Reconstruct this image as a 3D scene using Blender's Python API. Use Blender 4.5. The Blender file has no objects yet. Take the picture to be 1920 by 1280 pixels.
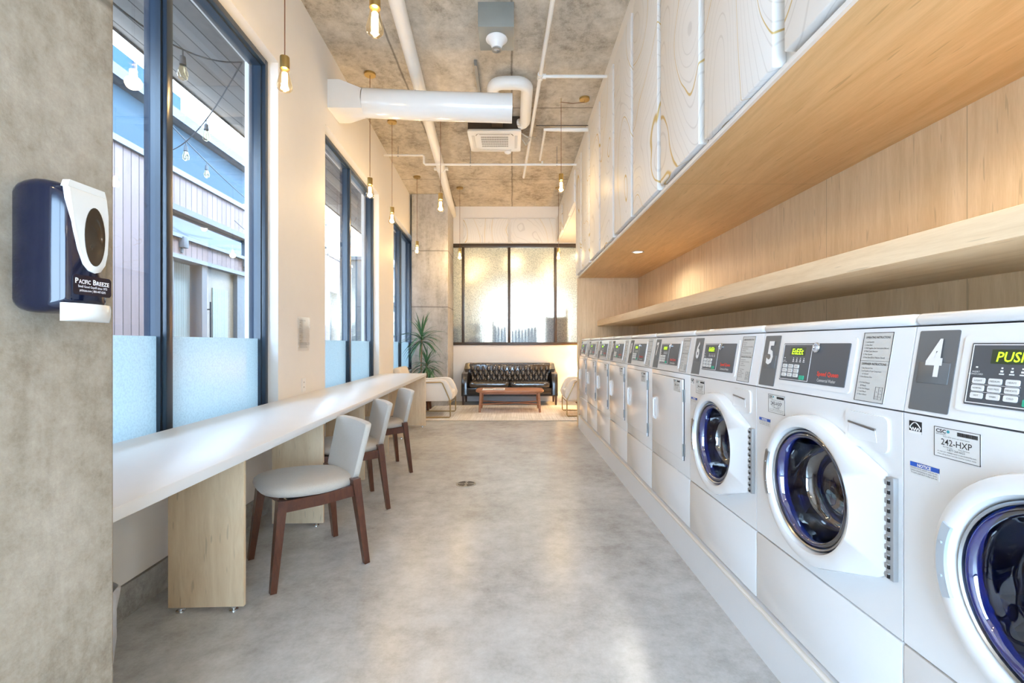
import bpy, bmesh, math, random
from mathutils import Matrix, Vector
R = random.Random(7)
PI = math.pi
SC = bpy.context.scene
COL = SC.collection

# ------------------------------------------------------------------ helpers
class MB:
    """collects shapes and links them as one mesh object"""
    def __init__(s, M=None):
        s.v = []; s.f = []; s.k = []; s.M = M
    def add(s, vs, fs, k=0, M=None):
        n = len(s.v)
        T = s.M
        if M is not None:
            T = M if T is None else T @ M
        if T is not None:
            vs = [T @ Vector(p) for p in vs]
        s.v += [tuple(p) for p in vs]
        s.f += [tuple(i + n for i in f) for f in fs]
        s.k += [k] * len(fs)
        return s
    def box(s, x0, x1, y0, y1, z0, z1, bev=0, k=0, M=None, seg=2):
        if bev <= 0:
            vs = [(x, y, z) for x in (x0, x1) for y in (y0, y1) for z in (z0, z1)]
            fs = [(0, 1, 3, 2), (4, 6, 7, 5), (0, 4, 5, 1), (2, 3, 7, 6), (0, 2, 6, 4), (1, 5, 7, 3)]
            return s.add(vs, fs, k, M)
        bm = bmesh.new()
        bmesh.ops.create_cube(bm, size=1)
        for v in bm.verts:
            v.co = Vector(((x0 + x1) / 2 + v.co.x * (x1 - x0), (y0 + y1) / 2 + v.co.y * (y1 - y0), (z0 + z1) / 2 + v.co.z * (z1 - z0)))
        bmesh.ops.bevel(bm, geom=bm.edges[:], offset=bev, segments=seg, profile=.5, affect='EDGES')
        bm.verts.index_update()
        s.add([v.co[:] for v in bm.verts], [[v.index for v in f.verts] for f in bm.faces], k, M)
        bm.free()
        return s
    def loft(s, loops, cap0=True, cap1=True, k=0, M=None, closed=True):
        n = len(loops[0]); vs = [p for l in loops for p in l]; fs = []
        for a in range(len(loops) - 1):
            for i in range(n if closed else n - 1):
                j = (i + 1) % n
                fs.append((a * n + i, a * n + j, (a + 1) * n + j, (a + 1) * n + i))
        if cap0: fs.append(tuple(reversed(range(n))))
        if cap1: fs.append(tuple((len(loops) - 1) * n + i for i in range(n)))
        return s.add(vs, fs, k, M)
    def cyl(s, p0, p1, r0, r1=None, n=16, cap=True, k=0, M=None):
        return s.tube([p0, p1], [r0, r0 if r1 is None else r1], n, cap, k, M)
    def tube(s, pts, r, n=10, cap=True, k=0, M=None):
        pts = [Vector(p) for p in pts]
        rs = r if isinstance(r, (list, tuple)) else [r] * len(pts)
        loops = []; prev = None
        for i, p in enumerate(pts):
            a = pts[max(i - 1, 0)]; b = pts[min(i + 1, len(pts) - 1)]
            d = (b - a).normalized()
            if prev is None:
                u = d.orthogonal().normalized()
            else:
                u = (prev - d * prev.dot(d)).normalized()
            prev = u; w = d.cross(u)
            loops.append([p + (u * math.cos(2 * PI * q / n) + w * math.sin(2 * PI * q / n)) * rs[i] for q in range(n)])
        return s.loft(loops, cap, cap, k, M)
    def bar(s, p0, p1, a0, a1, up=(0, 0, 1), k=0, M=None):
        """rectangular tapered bar; a0, a1 = (half width, half depth) at each end"""
        p0 = Vector(p0); p1 = Vector(p1); d = (p1 - p0).normalized(); up = Vector(up)
        x = d.cross(up)
        if x.length < 1e-4: x = Vector((1, 0, 0))
        x.normalize(); y = x.cross(d)
        L = []
        for p, a in ((p0, a0), (p1, a1)):
            L.append([p + x * a[0] * i + y * a[1] * j for i, j in ((-1, -1), (1, -1), (1, 1), (-1, 1))])
        return s.loft(L, k=k, M=M)
    def lathe(s, prof, n=24, k=0, M=None, cap0=False, cap1=False):
        loops = [[(r * math.cos(2 * PI * q / n), r * math.sin(2 * PI * q / n), z) for q in range(n)] for r, z in prof]
        return s.loft(loops, cap0, cap1, k, M)
    def prism(s, poly, axis, a, b, k=0, M=None):
        """polygon in the plane across axis, extruded from a to b"""
        def P(p, t):
            return {'x': (t, p[0], p[1]), 'y': (p[0], t, p[1]), 'z': (p[0], p[1], t)}[axis]
        return s.loft([[P(p, a) for p in poly], [P(p, b) for p in poly]], k=k, M=M)
    def rr(s, x0, x1, z0, z1, y0, y1, r=.01, k=0, M=None, seg=4):
        """rounded plate standing in the xz plane from depth y0 (back) to y1 (front)"""
        return s.prism(rpoly(x0, x1, z0, z1, r, seg), 'y', y0, y1, k, M)
    def grid(s, fn, nu, nv, k=0, M=None):
        vs = [fn(i / nu, j / nv) for j in range(nv + 1) for i in range(nu + 1)]
        fs = [(j * (nu + 1) + i, j * (nu + 1) + i + 1, (j + 1) * (nu + 1) + i + 1, (j + 1) * (nu + 1) + i) for j in range(nv) for i in range(nu)]
        return s.add(vs, fs, k, M)
    def ball(s, c, r, n=12, k=0, M=None):
        rx, ry, rz = r if isinstance(r, (list, tuple)) else (r, r, r)
        loops = []
        for j in range(n // 2 + 1):
            t = PI * j / (n // 2)
            rr_ = max(math.sin(t), .02)
            loops.append([(c[0] + rx * rr_ * math.cos(2 * PI * q / n), c[1] + ry * rr_ * math.sin(2 * PI * q / n), c[2] - rz * math.cos(t)) for q in range(n)])
        return s.loft(loops, k=k, M=M)
    def text(s, body, x, z, h, y=0, w=None, align='l', bold=0, k=0, M=None, shear=0):
        """lettering standing in the xz plane, read from -y; h = letter height"""
        vs, fs, wd = glyphs(body, bold)
        sx = h if w is None else w / wd
        if w is None: w = wd * h
        ox = {'l': 0, 'c': -w / 2, 'r': -w}[align]
        return s.add([(x + ox + (p[0] + shear * p[1]) * sx, y, z + p[1] * h) for p in vs], fs, k, M)
    def build(s, name, mats, parent=None, smooth=40, recalc=True):
        me = bpy.data.meshes.new(name)
        me.from_pydata(s.v, [], s.f)
        if not isinstance(mats, (list, tuple)): mats = [mats]
        for m in mats: me.materials.append(m)
        if len(mats) > 1: me.polygons.foreach_set('material_index', s.k)
        if recalc:
            bm = bmesh.new(); bm.from_mesh(me)
            bmesh.ops.recalc_face_normals(bm, faces=bm.faces[:])
            bm.to_mesh(me); bm.free()
        if smooth:
            me.polygons.foreach_set('use_smooth', [True] * len(me.polygons))
            me.set_sharp_from_angle(angle=math.radians(smooth))
        me.update()
        o = bpy.data.objects.new(name, me)
        COL.objects.link(o)
        if parent: o.parent = parent
        return o

def rpoly(x0, x1, z0, z1, r, seg=4):
    P = []
    for cx, cz, a in ((x1 - r, z1 - r, 0), (x0 + r, z1 - r, 90), (x0 + r, z0 + r, 180), (x1 - r, z0 + r, 270)):
        for i in range(seg + 1):
            t = math.radians(a + 90 * i / seg)
            P.append((cx + r * math.cos(t), cz + r * math.sin(t)))
    return P

_G = {}
def glyphs(body, bold=0):
    key = (body, bold)
    if key not in _G:
        cu = bpy.data.curves.new('t', 'FONT'); cu.body = body; cu.resolution_u = 2; cu.fill_mode = 'FRONT'; cu.offset = bold
        o = bpy.data.objects.new('t', cu); COL.objects.link(o)
        dg = bpy.context.evaluated_depsgraph_get(); dg.update()
        me = bpy.data.meshes.new_from_object(o.evaluated_get(dg))
        vs = [tuple(v.co) for v in me.vertices]; fs = [tuple(p.vertices) for p in me.polygons]
        bpy.data.objects.remove(o); bpy.data.curves.remove(cu); bpy.data.meshes.remove(me)
        mx = min((p[0] for p in vs), default=0); wd = max((p[0] for p in vs), default=1) - mx
        # unit: capital letter height = 1
        H = .7
        _G[key] = ([((p[0] - mx) / H, p[1] / H) for p in vs], fs, max(wd, .01) / H)
    return _G[key]

def tag(o, label, cat, group=None):
    o['label'] = label; o['category'] = cat
    if group: o['group'] = group
    return o
def thing(name, label, cat, loc=(0, 0, 0), rz=0, group=None):
    o = bpy.data.objects.new(name, None); COL.objects.link(o)
    o.location = loc; o.rotation_euler = (0, 0, rz); o.empty_display_size = .1
    return tag(o, label, cat, group)
def struct(o, label=None, cat=None):
    o['kind'] = 'structure'
    if label: o['label'] = label
    if cat: o['category'] = cat
    return o
def copy_tree(o, parent=None):
    c = o.copy(); COL.objects.link(c); c.parent = parent
    for ch in list(o.children): copy_tree(ch, c)
    return c

# ------------------------------------------------------------------ materials
class NT:
    def __init__(s, name):
        s.m = bpy.data.materials.new(name); s.m.use_nodes = True
        s.t = s.m.node_tree; s.t.nodes.clear()
        s.out = s.t.nodes.new('ShaderNodeOutputMaterial')
    def n(s, typ, **kw):
        nd = s.t.nodes.new(typ)
        for k, v in kw.items():
            if k.startswith('_'): setattr(nd, k[1:], v)
            else:
                key = int(k[1:]) if k[0] == 'i' and k[1:].isdigit() else k.replace('__', ' ')
                if hasattr(v, 'is_output'): s.t.links.new(v, nd.inputs[key])
                else: nd.inputs[key].default_value = v
        return nd
    def pos(s, scale=(1, 1, 1), rot=(0, 0, 0)):
        g = s.n('ShaderNodeNewGeometry')
        mp = s.n('ShaderNodeMapping', Vector=g.outputs['Position'], Scale=scale, Rotation=rot)
        return mp.outputs[0]
    def obj(s, scale=(1, 1, 1)):
        g = s.n('ShaderNodeTexCoord')
        return s.n('ShaderNodeMapping', Vector=g.outputs['Object'], Scale=scale).outputs[0]
    def noise(s, vec, sc=5, det=3, rough=.55, dist=0):
        return s.n('ShaderNodeTexNoise', Vector=vec, Scale=sc, Detail=det, Roughness=rough, Distortion=dist).outputs['Fac']
    def ramp(s, fac, stops):
        r = s.n('ShaderNodeValToRGB', Fac=fac); e = r.color_ramp.elements
        while len(e) < len(stops): e.new(.5)
        for q, (p, c) in zip(e, stops):
            q.position = p; q.color = c if len(c) == 4 else (*c, 1)
        return r.outputs[0]
    def mix(s, fac, a, b, mode='MIX'):
        m = s.t.nodes.new('ShaderNodeMix'); m.data_type = 'RGBA'; m.blend_type = mode
        for i, v in ((0, fac), (6, a), (7, b)):
            if hasattr(v, 'is_output'): s.t.links.new(v, m.inputs[i])
            else: m.inputs[i].default_value = v if i == 0 or len(v) == 4 else (*v, 1)
        return m.outputs[2]
    def math(s, op, a, b=0, c=None):
        m = s.t.nodes.new('ShaderNodeMath'); m.operation = op
        for i, v in ((0, a), (1, b), (2, c)):
            if v is None: continue
            if hasattr(v, 'is_output'): s.t.links.new(v, m.inputs[i])
            else: m.inputs[i].default_value = v
        return m.outputs[0]
    def bump(s, h, st=.2, d=.01):
        return s.n('ShaderNodeBump', Height=h, Strength=st, Distance=d).outputs[0]
    def bsdf(s, col=(.8, .8, .8), rough=.5, metal=0, spec=.5, normal=None, coat=0, sheen=0, emit=None, es=0):
        b = s.n('ShaderNodeBsdfPrincipled')
        for k, v in (('Base Color', col), ('Roughness', rough), ('Metallic', metal), ('Specular IOR Level', spec), ('Coat Weight', coat), ('Sheen Weight', sheen), ('Coat Roughness', .08), ('Normal', normal), ('Emission Color', emit), ('Emission Strength', es)):
            if v is None: continue
            if hasattr(v, 'is_output'): s.t.links.new(v, b.inputs[k])
            elif isinstance(v, tuple): b.inputs[k].default_value = (*v, 1) if len(v) == 3 else v
            else: b.inputs[k].default_value = v
        s.t.links.new(b.outputs[0], s.out.inputs[0])
        return s.m
    def surf(s, sh):
        s.t.links.new(sh, s.out.inputs[0]); return s.m

def plain(name, col, rough=.5, metal=0, spec=.5, coat=0, var=.06, vs=9, bump=0, bs=150):
    t = NT(name); p = t.pos()
    c = col
    if var:
        nz = t.noise(p, vs, 3)
        c = t.mix(nz, tuple(x * (1 - var) for x in col), tuple(min(1, x * (1 + var)) for x in col))
    nm = t.bump(t.noise(p, bs, 2), bump, .002) if bump else None
    return t.bsdf(c, rough, metal, spec, nm, coat)

def glow(name, col, st):
    t = NT(name)
    return t.surf(t.n('ShaderNodeEmission', Color=(*col, 1), Strength=st).outputs[0])

def thin_glass(name, tint=(.95, .97, 1), ior=1.45, rough=.0, scale=1., bump=None):
    t = NT(name)
    nm = {}
    if bump:
        nm = {'Normal': t.bump(t.noise(t.obj(), bump[0], 2, .5, bump[2] if len(bump) > 2 else 0), bump[1], .02)}
    f0 = ((ior - 1) / (ior + 1)) ** 2
    fc = t.n('ShaderNodeLayerWeight', Blend=.5, **nm).outputs['Facing']
    fr = t.math('ADD', t.math('MULTIPLY', t.math('POWER', fc, 5), 1 - f0), f0)
    if scale != 1: fr = t.math('MULTIPLY', fr, scale)
    gl = t.n('ShaderNodeBsdfGlossy', Color=(1, 1, 1, 1), Roughness=rough, **nm).outputs[0]
    tr = t.n('ShaderNodeBsdfTransparent', Color=(*tint, 1)).outputs[0]
    m = t.n('ShaderNodeMixShader', i0=fr, i1=tr, i2=gl).outputs[0]
    return t.surf(m)

def frosted(name, col, clear=.1, grain=90, gl=.06, dark=.12, refr=0):
    t = NT(name); p = t.pos()
    nz = t.noise(p, grain, 3, .7)
    c = t.mix(t.ramp(nz, [(.38, (0, 0, 0)), (.56, (1, 1, 1))]), tuple(x * (1 - dark) for x in col), col)
    tl = t.n('ShaderNodeBsdfTranslucent', Color=c).outputs[0]
    df = t.n('ShaderNodeBsdfDiffuse', Color=c).outputs[0]
    if refr: tr = t.n('ShaderNodeBsdfRefraction', Color=c, Roughness=refr, IOR=1.25, Normal=t.bump(nz, .8, .02)).outputs[0]
    else: tr = t.n('ShaderNodeBsdfTransparent', Color=(*col, 1)).outputs[0]
    g = t.n('ShaderNodeBsdfGlossy', Color=(1, 1, 1, 1), Roughness=.25).outputs[0]
    a = t.n('ShaderNodeMixShader', i0=.12, i1=tl, i2=df).outputs[0]
    b = t.n('ShaderNodeMixShader', i0=clear, i1=a, i2=tr).outputs[0]
    return t.surf(t.n('ShaderNodeMixShader', i0=gl, i1=b, i2=g).outputs[0])

def concrete(name, dark, mid, light, rough=.7, sc=1., seams=None, pits=True, streak=None, bump=.25, spec=.4):
    t = NT(name); p = t.pos()
    big = t.noise(p, .9 * sc, 5, .6, .6); fine = t.noise(p, 14 * sc, 6, .7)
    st = t.noise(t.pos(streak or (1, 1, 1)), 3 * sc, 5, .65, .3)
    grit = t.noise(p, 70 * sc, 4, .8)
    mixf = t.math('ADD', t.math('MULTIPLY', big, .34), t.math('ADD', t.math('MULTIPLY', fine, .26), t.math('ADD', t.math('MULTIPLY', st, .28), t.math('MULTIPLY', grit, .14))))
    c = t.ramp(mixf, [(.39, dark), (.50, mid), (.60, light)])
    h = fine
    if pits:
        vo = t.n('ShaderNodeTexVoronoi', Vector=p, Scale=9 * sc).outputs['Distance']
        pm = t.ramp(vo, [(.03, (1, 1, 1)), (.06, (0, 0, 0))])
        gate = t.ramp(t.noise(p, 2.3 * sc, 2), [(.5, (0, 0, 0)), (.6, (1, 1, 1))])
        pm = t.mix(1, pm, gate, 'MULTIPLY')
        c = t.mix(t.math('MULTIPLY', pm, .75), c, tuple(x * .3 for x in dark))
        h = t.math('SUBTRACT', fine, t.math('MULTIPLY', pm, 1.5))
    if seams:
        g = t.n('ShaderNodeNewGeometry'); sx = t.n('ShaderNodeSeparateXYZ', Vector=g.outputs['Position'])
        for ax, vals in seams:
            for v in vals:
                wob = t.math('MULTIPLY', t.math('SUBTRACT', t.noise(p, 2.5, 2), .5), .03)
                d = t.math('ABSOLUTE', t.math('SUBTRACT', t.math('ADD', sx.outputs[ax], wob), v))
                ln = t.ramp(d, [(.004, (1, 1, 1)), (.016, (0, 0, 0))])
                c = t.mix(t.math('MULTIPLY', ln, .65), c, tuple(x * .35 for x in dark))
    return t.bsdf(c, rough, 0, spec, t.bump(h, bump, .004))

def wood(name, dark, light, scale=(1, 1, 1), rough=.45, seams=None, sc=1, fleck=.4, coat=0):
    """grain runs along the axis whose scale is small"""
    t = NT(name); p = t.pos(scale)
    n1 = t.noise(p, 4 * sc, 6, .6, .8); n2 = t.noise(p, 40 * sc, 4, .6); n3 = t.noise(t.pos(), .8, 2)
    f = t.math('ADD', t.math('MULTIPLY', n1, .55), t.math('ADD', t.math('MULTIPLY', n2, .2), t.math('MULTIPLY', n3, .25)))
    c = t.ramp(f, [(.36, dark), (.62, light)])
    fl = t.ramp(t.noise(p, 13 * sc, 1), [(.70, (0, 0, 0)), (.74, (1, 1, 1))])
    c = t.mix(t.math('MULTIPLY', fl, fleck), c, tuple(x * .55 for x in dark))
    if seams:
        g = t.n('ShaderNodeNewGeometry'); sx = t.n('ShaderNodeSeparateXYZ', Vector=g.outputs['Position'])
        for ax, vals in seams:
            for v in vals:
                d = t.math('ABSOLUTE', t.math('SUBTRACT', sx.outputs[ax], v))
                c = t.mix(t.math('MULTIPLY', t.ramp(d, [(.001, (1, 1, 1)), (.003, (0, 0, 0))]), .6), c, tuple(x * .4 for x in dark))
    return t.bsdf(c, rough, 0, .4, t.bump(n2, .06, .001), coat)

def contour(name):
    """white panel printed with thin contour lines, every few of them gold"""
    t = NT(name); p = t.pos((1, .8, .55))
    h = t.math('ADD', t.noise(p, 1.05, 1.2, .4, .6), t.math('MULTIPLY', t.noise(p, 5, 1, .4), .028))
    def line(k, w):
        fr = t.math('FRACT', t.math('MULTIPLY', h, k))
        d = t.math('ABSOLUTE', t.math('SUBTRACT', fr, .5))
        return t.ramp(d, [(w, (1, 1, 1)), (w * 2.2, (0, 0, 0))])
    c = t.mix(t.math('MULTIPLY', line(44, .03), .30), (.78, .79, .79), (.42, .42, .42))
    c = t.mix(t.math('MULTIPLY', line(7.3333, .006), .9), c, (.55, .38, .09))
    return t.bsdf(c, .45, 0, .4)

def boards(name, dark, light, axis, pitch, rough=.7, groove=.07, gcol=.25):
    """boards laid side by side along an axis with dark joints"""
    t = NT(name); g = t.n('ShaderNodeNewGeometry'); sx = t.n('ShaderNodeSeparateXYZ', Vector=g.outputs['Position'])
    q = t.math('DIVIDE', sx.outputs[axis], pitch)
    fr = t.math('FRACT', q); fl = t.math('FLOOR', q)
    rnd = t.n('ShaderNodeTexWhiteNoise', _noise_dimensions='1D', W=fl).outputs['Value']
    nz = t.noise(t.pos((2, 2, .4) if axis == 1 else (2, .4, 2)), 6, 4)
    c = t.mix(t.math('ADD', t.math('MULTIPLY', rnd, .5), t.math('MULTIPLY', nz, .5)), dark, light)
    ln = t.math('LESS_THAN', fr, groove)
    c = t.mix(ln, c, tuple(x * gcol for x in dark))
    return t.bsdf(c, rough, 0, .3)

def fabric(name, a, b, sc=260, sheen=.3):
    t = NT(name); p = t.obj()
    n = t.noise(p, sc, 2, .7); w = t.noise(p, 6, 2)
    c = t.mix(t.math('ADD', t.math('MULTIPLY', n, .8), t.math('MULTIPLY', w, .2)), a, b)
    return t.bsdf(c, .9, 0, .2, t.bump(n, .35, .002), 0, sheen)
WORLD = 14.0; SUN = 4.0; EXPO = 0.5
# ------------------------------------------------------------------ material set
F = {}
F['paint'] = plain('white_paint', (.80, .785, .76), .6, var=.02)
F['white'] = plain('white_enamel', (.83, .85, .87), .16, coat=.35, var=.015)
F['white2'] = plain('white_plastic', (.80, .82, .84), .3, var=.015)
F['pipe'] = plain('white_painted_pipe', (.82, .82, .80), .38, var=.03)
F['duct'] = plain('white_gloss_duct', (.80, .81, .81), .16, coat=.5, var=.02)
F['black'] = plain('black_rubber', (.012, .012, .014), .5, var=0)
F['alu'] = plain('dark_window_aluminium', (.022, .04, .07), .28, spec=.6, var=.1, vs=3)
F['bronze'] = plain('dark_bronze_frame', (.05, .035, .025), .35, var=.1)
F['brass'] = plain('brushed_brass', (.55, .38, .14), .32, 1, var=.1)
F['gold'] = plain('gold_tube', (.50, .38, .20), .3, 1, var=.06)
F['chrome'] = plain('chrome', (.75, .77, .8), .14, 1, var=0)
F['steel'] = plain('stainless_steel', (.50, .52, .55), .28, 1, var=.08)
F['galv'] = plain('galvanised_box', (.27, .285, .27), .45, .25, var=.1)
F['galv2'] = plain('strut_steel', (.33, .34, .34), .4, .6, var=.1)
F['cord'] = plain('brown_cord', (.20, .085, .045), .7, var=0)
F['ceil'] = concrete('ceiling_concrete', (.22, .185, .14), (.50, .455, .38), (.66, .61, .53), .8, 1.0,
                     seams=((0, (-1.2, .0)), (1, (3.3, 5.68, 8.14))), streak=(1.3, .8, 1), bump=.35)
F['col'] = concrete('column_concrete', (.19, .15, .105), (.345, .295, .23), (.45, .395, .325), .75, 1.3,
                    seams=((2, (1.95, 3.05)),), streak=(2.2, 2.2, .35), bump=.4)
F['col2'] = concrete('grey_column_concrete', (.28, .265, .24), (.47, .455, .43), (.58, .57, .55), .75, 1.3, seams=((2, (1.95, 3.05)),), streak=(2.2, 2.2, .35), bump=.4)
F['floor'] = concrete('floor_concrete', (.33, .325, .305), (.485, .485, .475), (.60, .605, .60), .26, .8, pits=False, bump=.03, spec=.5)
F['curb'] = concrete('curb_concrete', (.20, .195, .18), (.36, .355, .34), (.48, .475, .46), .85, 2.2, bump=.5)
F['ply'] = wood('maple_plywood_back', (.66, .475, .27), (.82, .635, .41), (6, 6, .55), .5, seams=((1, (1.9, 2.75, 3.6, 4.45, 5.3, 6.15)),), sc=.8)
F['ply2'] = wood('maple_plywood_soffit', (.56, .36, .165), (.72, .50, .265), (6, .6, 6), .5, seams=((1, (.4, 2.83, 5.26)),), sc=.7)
F['ply3'] = wood('maple_leg_board', (.72, .54, .34), (.86, .70, .49), (5, 5, .5), .45, sc=1)
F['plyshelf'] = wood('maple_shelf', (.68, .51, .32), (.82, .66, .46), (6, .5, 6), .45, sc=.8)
F['walnut'] = wood('dark_walnut', (.055, .016, .008), (.13, .042, .02), (4, 4, .8), .32, sc=3, coat=.3)
F['teak'] = wood('teak_table', (.24, .10, .05), (.42, .20, .11), (.6, 5, 5), .4, sc=2)
F['legwood'] = wood('dark_brown_leg', (.03, .014, .008), (.07, .03, .016), (4, 4, .6), .4, sc=3)
F['quartz'] = plain('white_quartz', (.74, .745, .75), .34, spec=.5, coat=0, var=.03, vs=5)
F['edge'] = plain('counter_edge', (.74, .70, .64), .35, var=.03)
F['fabric'] = fabric('oatmeal_weave', (.40, .36, .31), (.63, .585, .52))
F['cream'] = fabric('cream_boucle', (.62, .58, .52), (.78, .75, .69), 140)
F['leather'] = plain('black_leather', (.018, .018, .022), .22, spec=.65, coat=.4, var=.5, vs=8, bump=.25, bs=60)
F['leather2'] = plain('brown_black_leather', (.030, .025, .023), .2, spec=.8, coat=.8, var=.4, vs=6, bump=.08, bs=26)
F['contour'] = contour('contour_print')
F['glass'] = thin_glass('window_glass', (.93, .97, 1))
F['bulbglass'] = thin_glass('bulb_glass', (1, .90, .70), 1.9)
F['doorglass'] = thin_glass('door_glass', (.05, .12, .46), 2.5, .01, 1.0, (2.6, .55, 1.2))
F['film'] = frosted('frosted_film', (.86, .95, .94), .06)
F['texglass'] = frosted('textured_glass', (.98, .92, .81), .76, 42, .06, .3, .28)
F['filament'] = glow('filament_glow', (1, .80, .50), 28)
F['lcd'] = glow('lcd_green', (.50, 1, .04), 1.7)
F['grey'] = plain('grey_plate', (.13, .14, .15), .45, var=.05)
F['slate'] = plain('slate_panel', (.075, .085, .10), .35, var=.05)
F['ink'] = plain('black_ink', (.02, .02, .022), .6, var=0)
F['inkw'] = plain('white_ink', (.85, .86, .87), .5, var=0)
F['paper'] = plain('paper_sticker', (.76, .78, .78), .5, var=.02)
F['placard'] = plain('grey_placard', (.60, .61, .60), .45, var=.02)
F['red'] = plain('red_print', (.78, .07, .05), .5, var=0)
F['green'] = plain('green_key', (.03, .42, .26), .5, var=0)
F['blue'] = plain('blue_band', (.02, .10, .50), .5, var=0)
F['teal'] = plain('teal_dot', (.05, .35, .42), .5, var=0)
F['leaf'] = plain('green_leaf', (.05, .16, .075), .4, var=.45, vs=16)
F['trunk'] = plain('plant_cane', (.30, .22, .14), .8, var=.25, vs=30)
F['soil'] = plain('soil', (.05, .035, .025), .9, var=.3)
F['acrylic'] = thin_glass('clear_acrylic', (.98, .98, .98), 1.3)

# ------------------------------------------------------------------ room shell
H = 1.22; CZ = 4.168; YB = 9.75; YR = -2.4
WX, WA = -1.651, .04
WM = Matrix.Translation((WX, 0, 0)) @ Matrix.Rotation(WA, 4, 'Z')
def W(t, s, z=0): return WM @ Vector((t, s, z))

struct(MB().box(-2.6, 2.4, YR - .3, 10.1, -.12, 0).build('floor', F['floor'], smooth=0), 'polished grey concrete floor running the length of the room', 'floor')
struct(MB().box(-2.6, 2.4, YR - .3, 10.1, CZ, CZ + .2).build('ceiling', F['ceil'], smooth=0), 'raw board-marked concrete ceiling', 'ceiling')
WINS = ((1.39, 3.487), (4.458, 6.553), (7.49, 9.55))
WZ0, WZ1 = .70, 3.375
b = MB(WM)
b.box(-.25, 0, YR - .1, 9.95, .15, WZ0)
b.box(-.25, 0, YR - .1, 9.95, WZ1, CZ)
ss = [YR - .1] + [x for w in WINS for x in w] + [9.95]
for i in range(0, len(ss), 2): b.box(-.25, 0, ss[i], ss[i + 1], WZ0, WZ1)
struct(b.build('wall_left', F['paint'], smooth=0), 'warm white left wall between the tall windows', 'wall')
b = MB(WM)
n = 90
L = []
for i in range(n + 1):
    s = YR + (9.9 - YR) * i / n
    e = R.uniform(-.006, .006)
    L.append([(-.25, s, 0), (.012, s, 0), (.012 + e * .3, s, .15 + e), (-.25, s, .15 + e)])
b.loft(L)
struct(b.build('trim_1', F['curb'], smooth=0), 'rough grey concrete curb below the left wall', 'curb')

# back wall with the wide frosted opening
BX0, BX1, BZ0, BZ1 = -1.35, 1.95, 1.2, 3.37
b = MB()
b.box(-2.4, 2.3, YB, YB + .2, 0, BZ0); b.box(-2.4, 2.3, YB, YB + .2, BZ1, CZ)
b.box(-2.4, BX0, YB, YB + .2, BZ0, BZ1); b.box(BX1, 2.3, YB, YB + .2, BZ0, BZ1)
struct(b.build('wall_back', F['paint'], smooth=0), 'white back wall behind the leather sofa', 'wall')
struct(MB().box(-1.25, 2.1, YB - .018, YB, 0, .20, .004).build('baseboard_back', F['paint']), 'tall white baseboard behind the sofa', 'baseboard')

# right side: plywood niche, bulkhead, lounge alcove
struct(MB().box(1.9, 2.1, YR, 6.92, 0, 2.215).build('wall_niche', F['ply'], smooth=0), 'pale maple plywood wall behind the washers', 'wall')
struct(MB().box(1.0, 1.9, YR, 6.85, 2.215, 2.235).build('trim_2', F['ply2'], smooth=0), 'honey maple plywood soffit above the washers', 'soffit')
struct(MB().box(.99, 1.9, 6.85, 6.92, 0, 2.215).build('trim_3', F['ply'], smooth=0), 'maple plywood end panel closing the washer niche', 'end panel')
struct(MB().box(1.01, 2.1, YR, 6.92, 2.235, CZ).box(.985, 1.0, YR, 6.92, 2.212, 2.232).build('wall_right', F['paint'], smooth=0), 'white bulkhead wall above the plywood niche', 'wall')
struct(MB().box(2.1, 2.3, 6.80, YB, 0, CZ).build('wall_alcove', F['paint'], smooth=0), 'white side wall of the seating alcove', 'wall')
struct(MB().box(1.01, 2.1, 6.92, YB, 3.39, CZ).build('wall_bulkhead', F['paint'], smooth=0), 'white dropped bulkhead over the seating alcove', 'bulkhead')
# unseen rear wall behind the camera; its glazing is added for daylight fill
b = MB()
b.box(-2.3, 2.1, YR - .2, YR, 2.8, CZ); b.box(1.4, 2.1, YR - .2, YR, 0, 2.8); b.box(-2.3, -1.2, YR - .2, YR, 0, 2.8)
struct(b.build('wall_rear', F['paint'], smooth=0), 'white wall around the added glazing behind the viewer', 'wall')

# concrete columns
struct(MB().box(-2.0, -.872, .42, .998, 0, CZ, .006).build('wall_column_near', F['col'], smooth=0), 'beige board-marked concrete column at the left edge', 'column')
struct(MB().box(-1.97, -1.256, 8.93, YB, 0, CZ, .01).build('wall_column_far', F['col2'], smooth=0), 'grey concrete column in the far left corner', 'column')

# ------------------------------------------------------------------ windows
def win(name, s0, s1, label):
    e = thing(name, label, 'window', W(0, (s0 + s1) / 2, WZ0), WA); struct(e)
    sm = (s0 + s1) / 2; h = (s1 - s0) / 2; zz = WZ1 - WZ0
    f = MB(); a0, a1 = -.20, -.075
    for x in (-h, h - .04): f.box(a0, a1, x, x + .04, 0, zz, .004)
    f.box(a0, a1, -h + .04, h - .04, zz - .045, zz, .004); f.box(a0, a1, -h + .04, h - .04, 0, .045, .004)
    # inner sash lines
    for x in (-h + .04, h - .052): f.box(-.155, -.105, x, x + .012, .045, zz - .045)
    f.box(-.155, -.105, -h + .052, h - .052, zz - .057, zz - .045)
    f.build('window_frame', F['alu'], e)
    MB().box(a0, -.08, -.024, .024, .045, zz - .045, .004).box(-.155, -.105, -.036, .036, .045, zz - .045).build('mullion', F['alu'], e)
    for x0, x1 in ((-h + .05, -.03), (.03, h - .05)):
        MB().box(-.133, -.127, x0, x1, .045, zz - .045).build('pane', F['glass'], e, smooth=0)
        MB().box(-.1265, -.1255, x0 + .004, x1 - .004, .048, 1.262 - WZ0).build('frosted_film', F['film'], e, smooth=0)
    return e
win('window_1', *WINS[0], 'tall dark framed window nearest the column, frosted below')
win('window_2', *WINS[1], 'tall dark framed middle window on the left wall')
win('window_3', *WINS[2], 'tall dark framed window beside the far concrete column')
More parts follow.
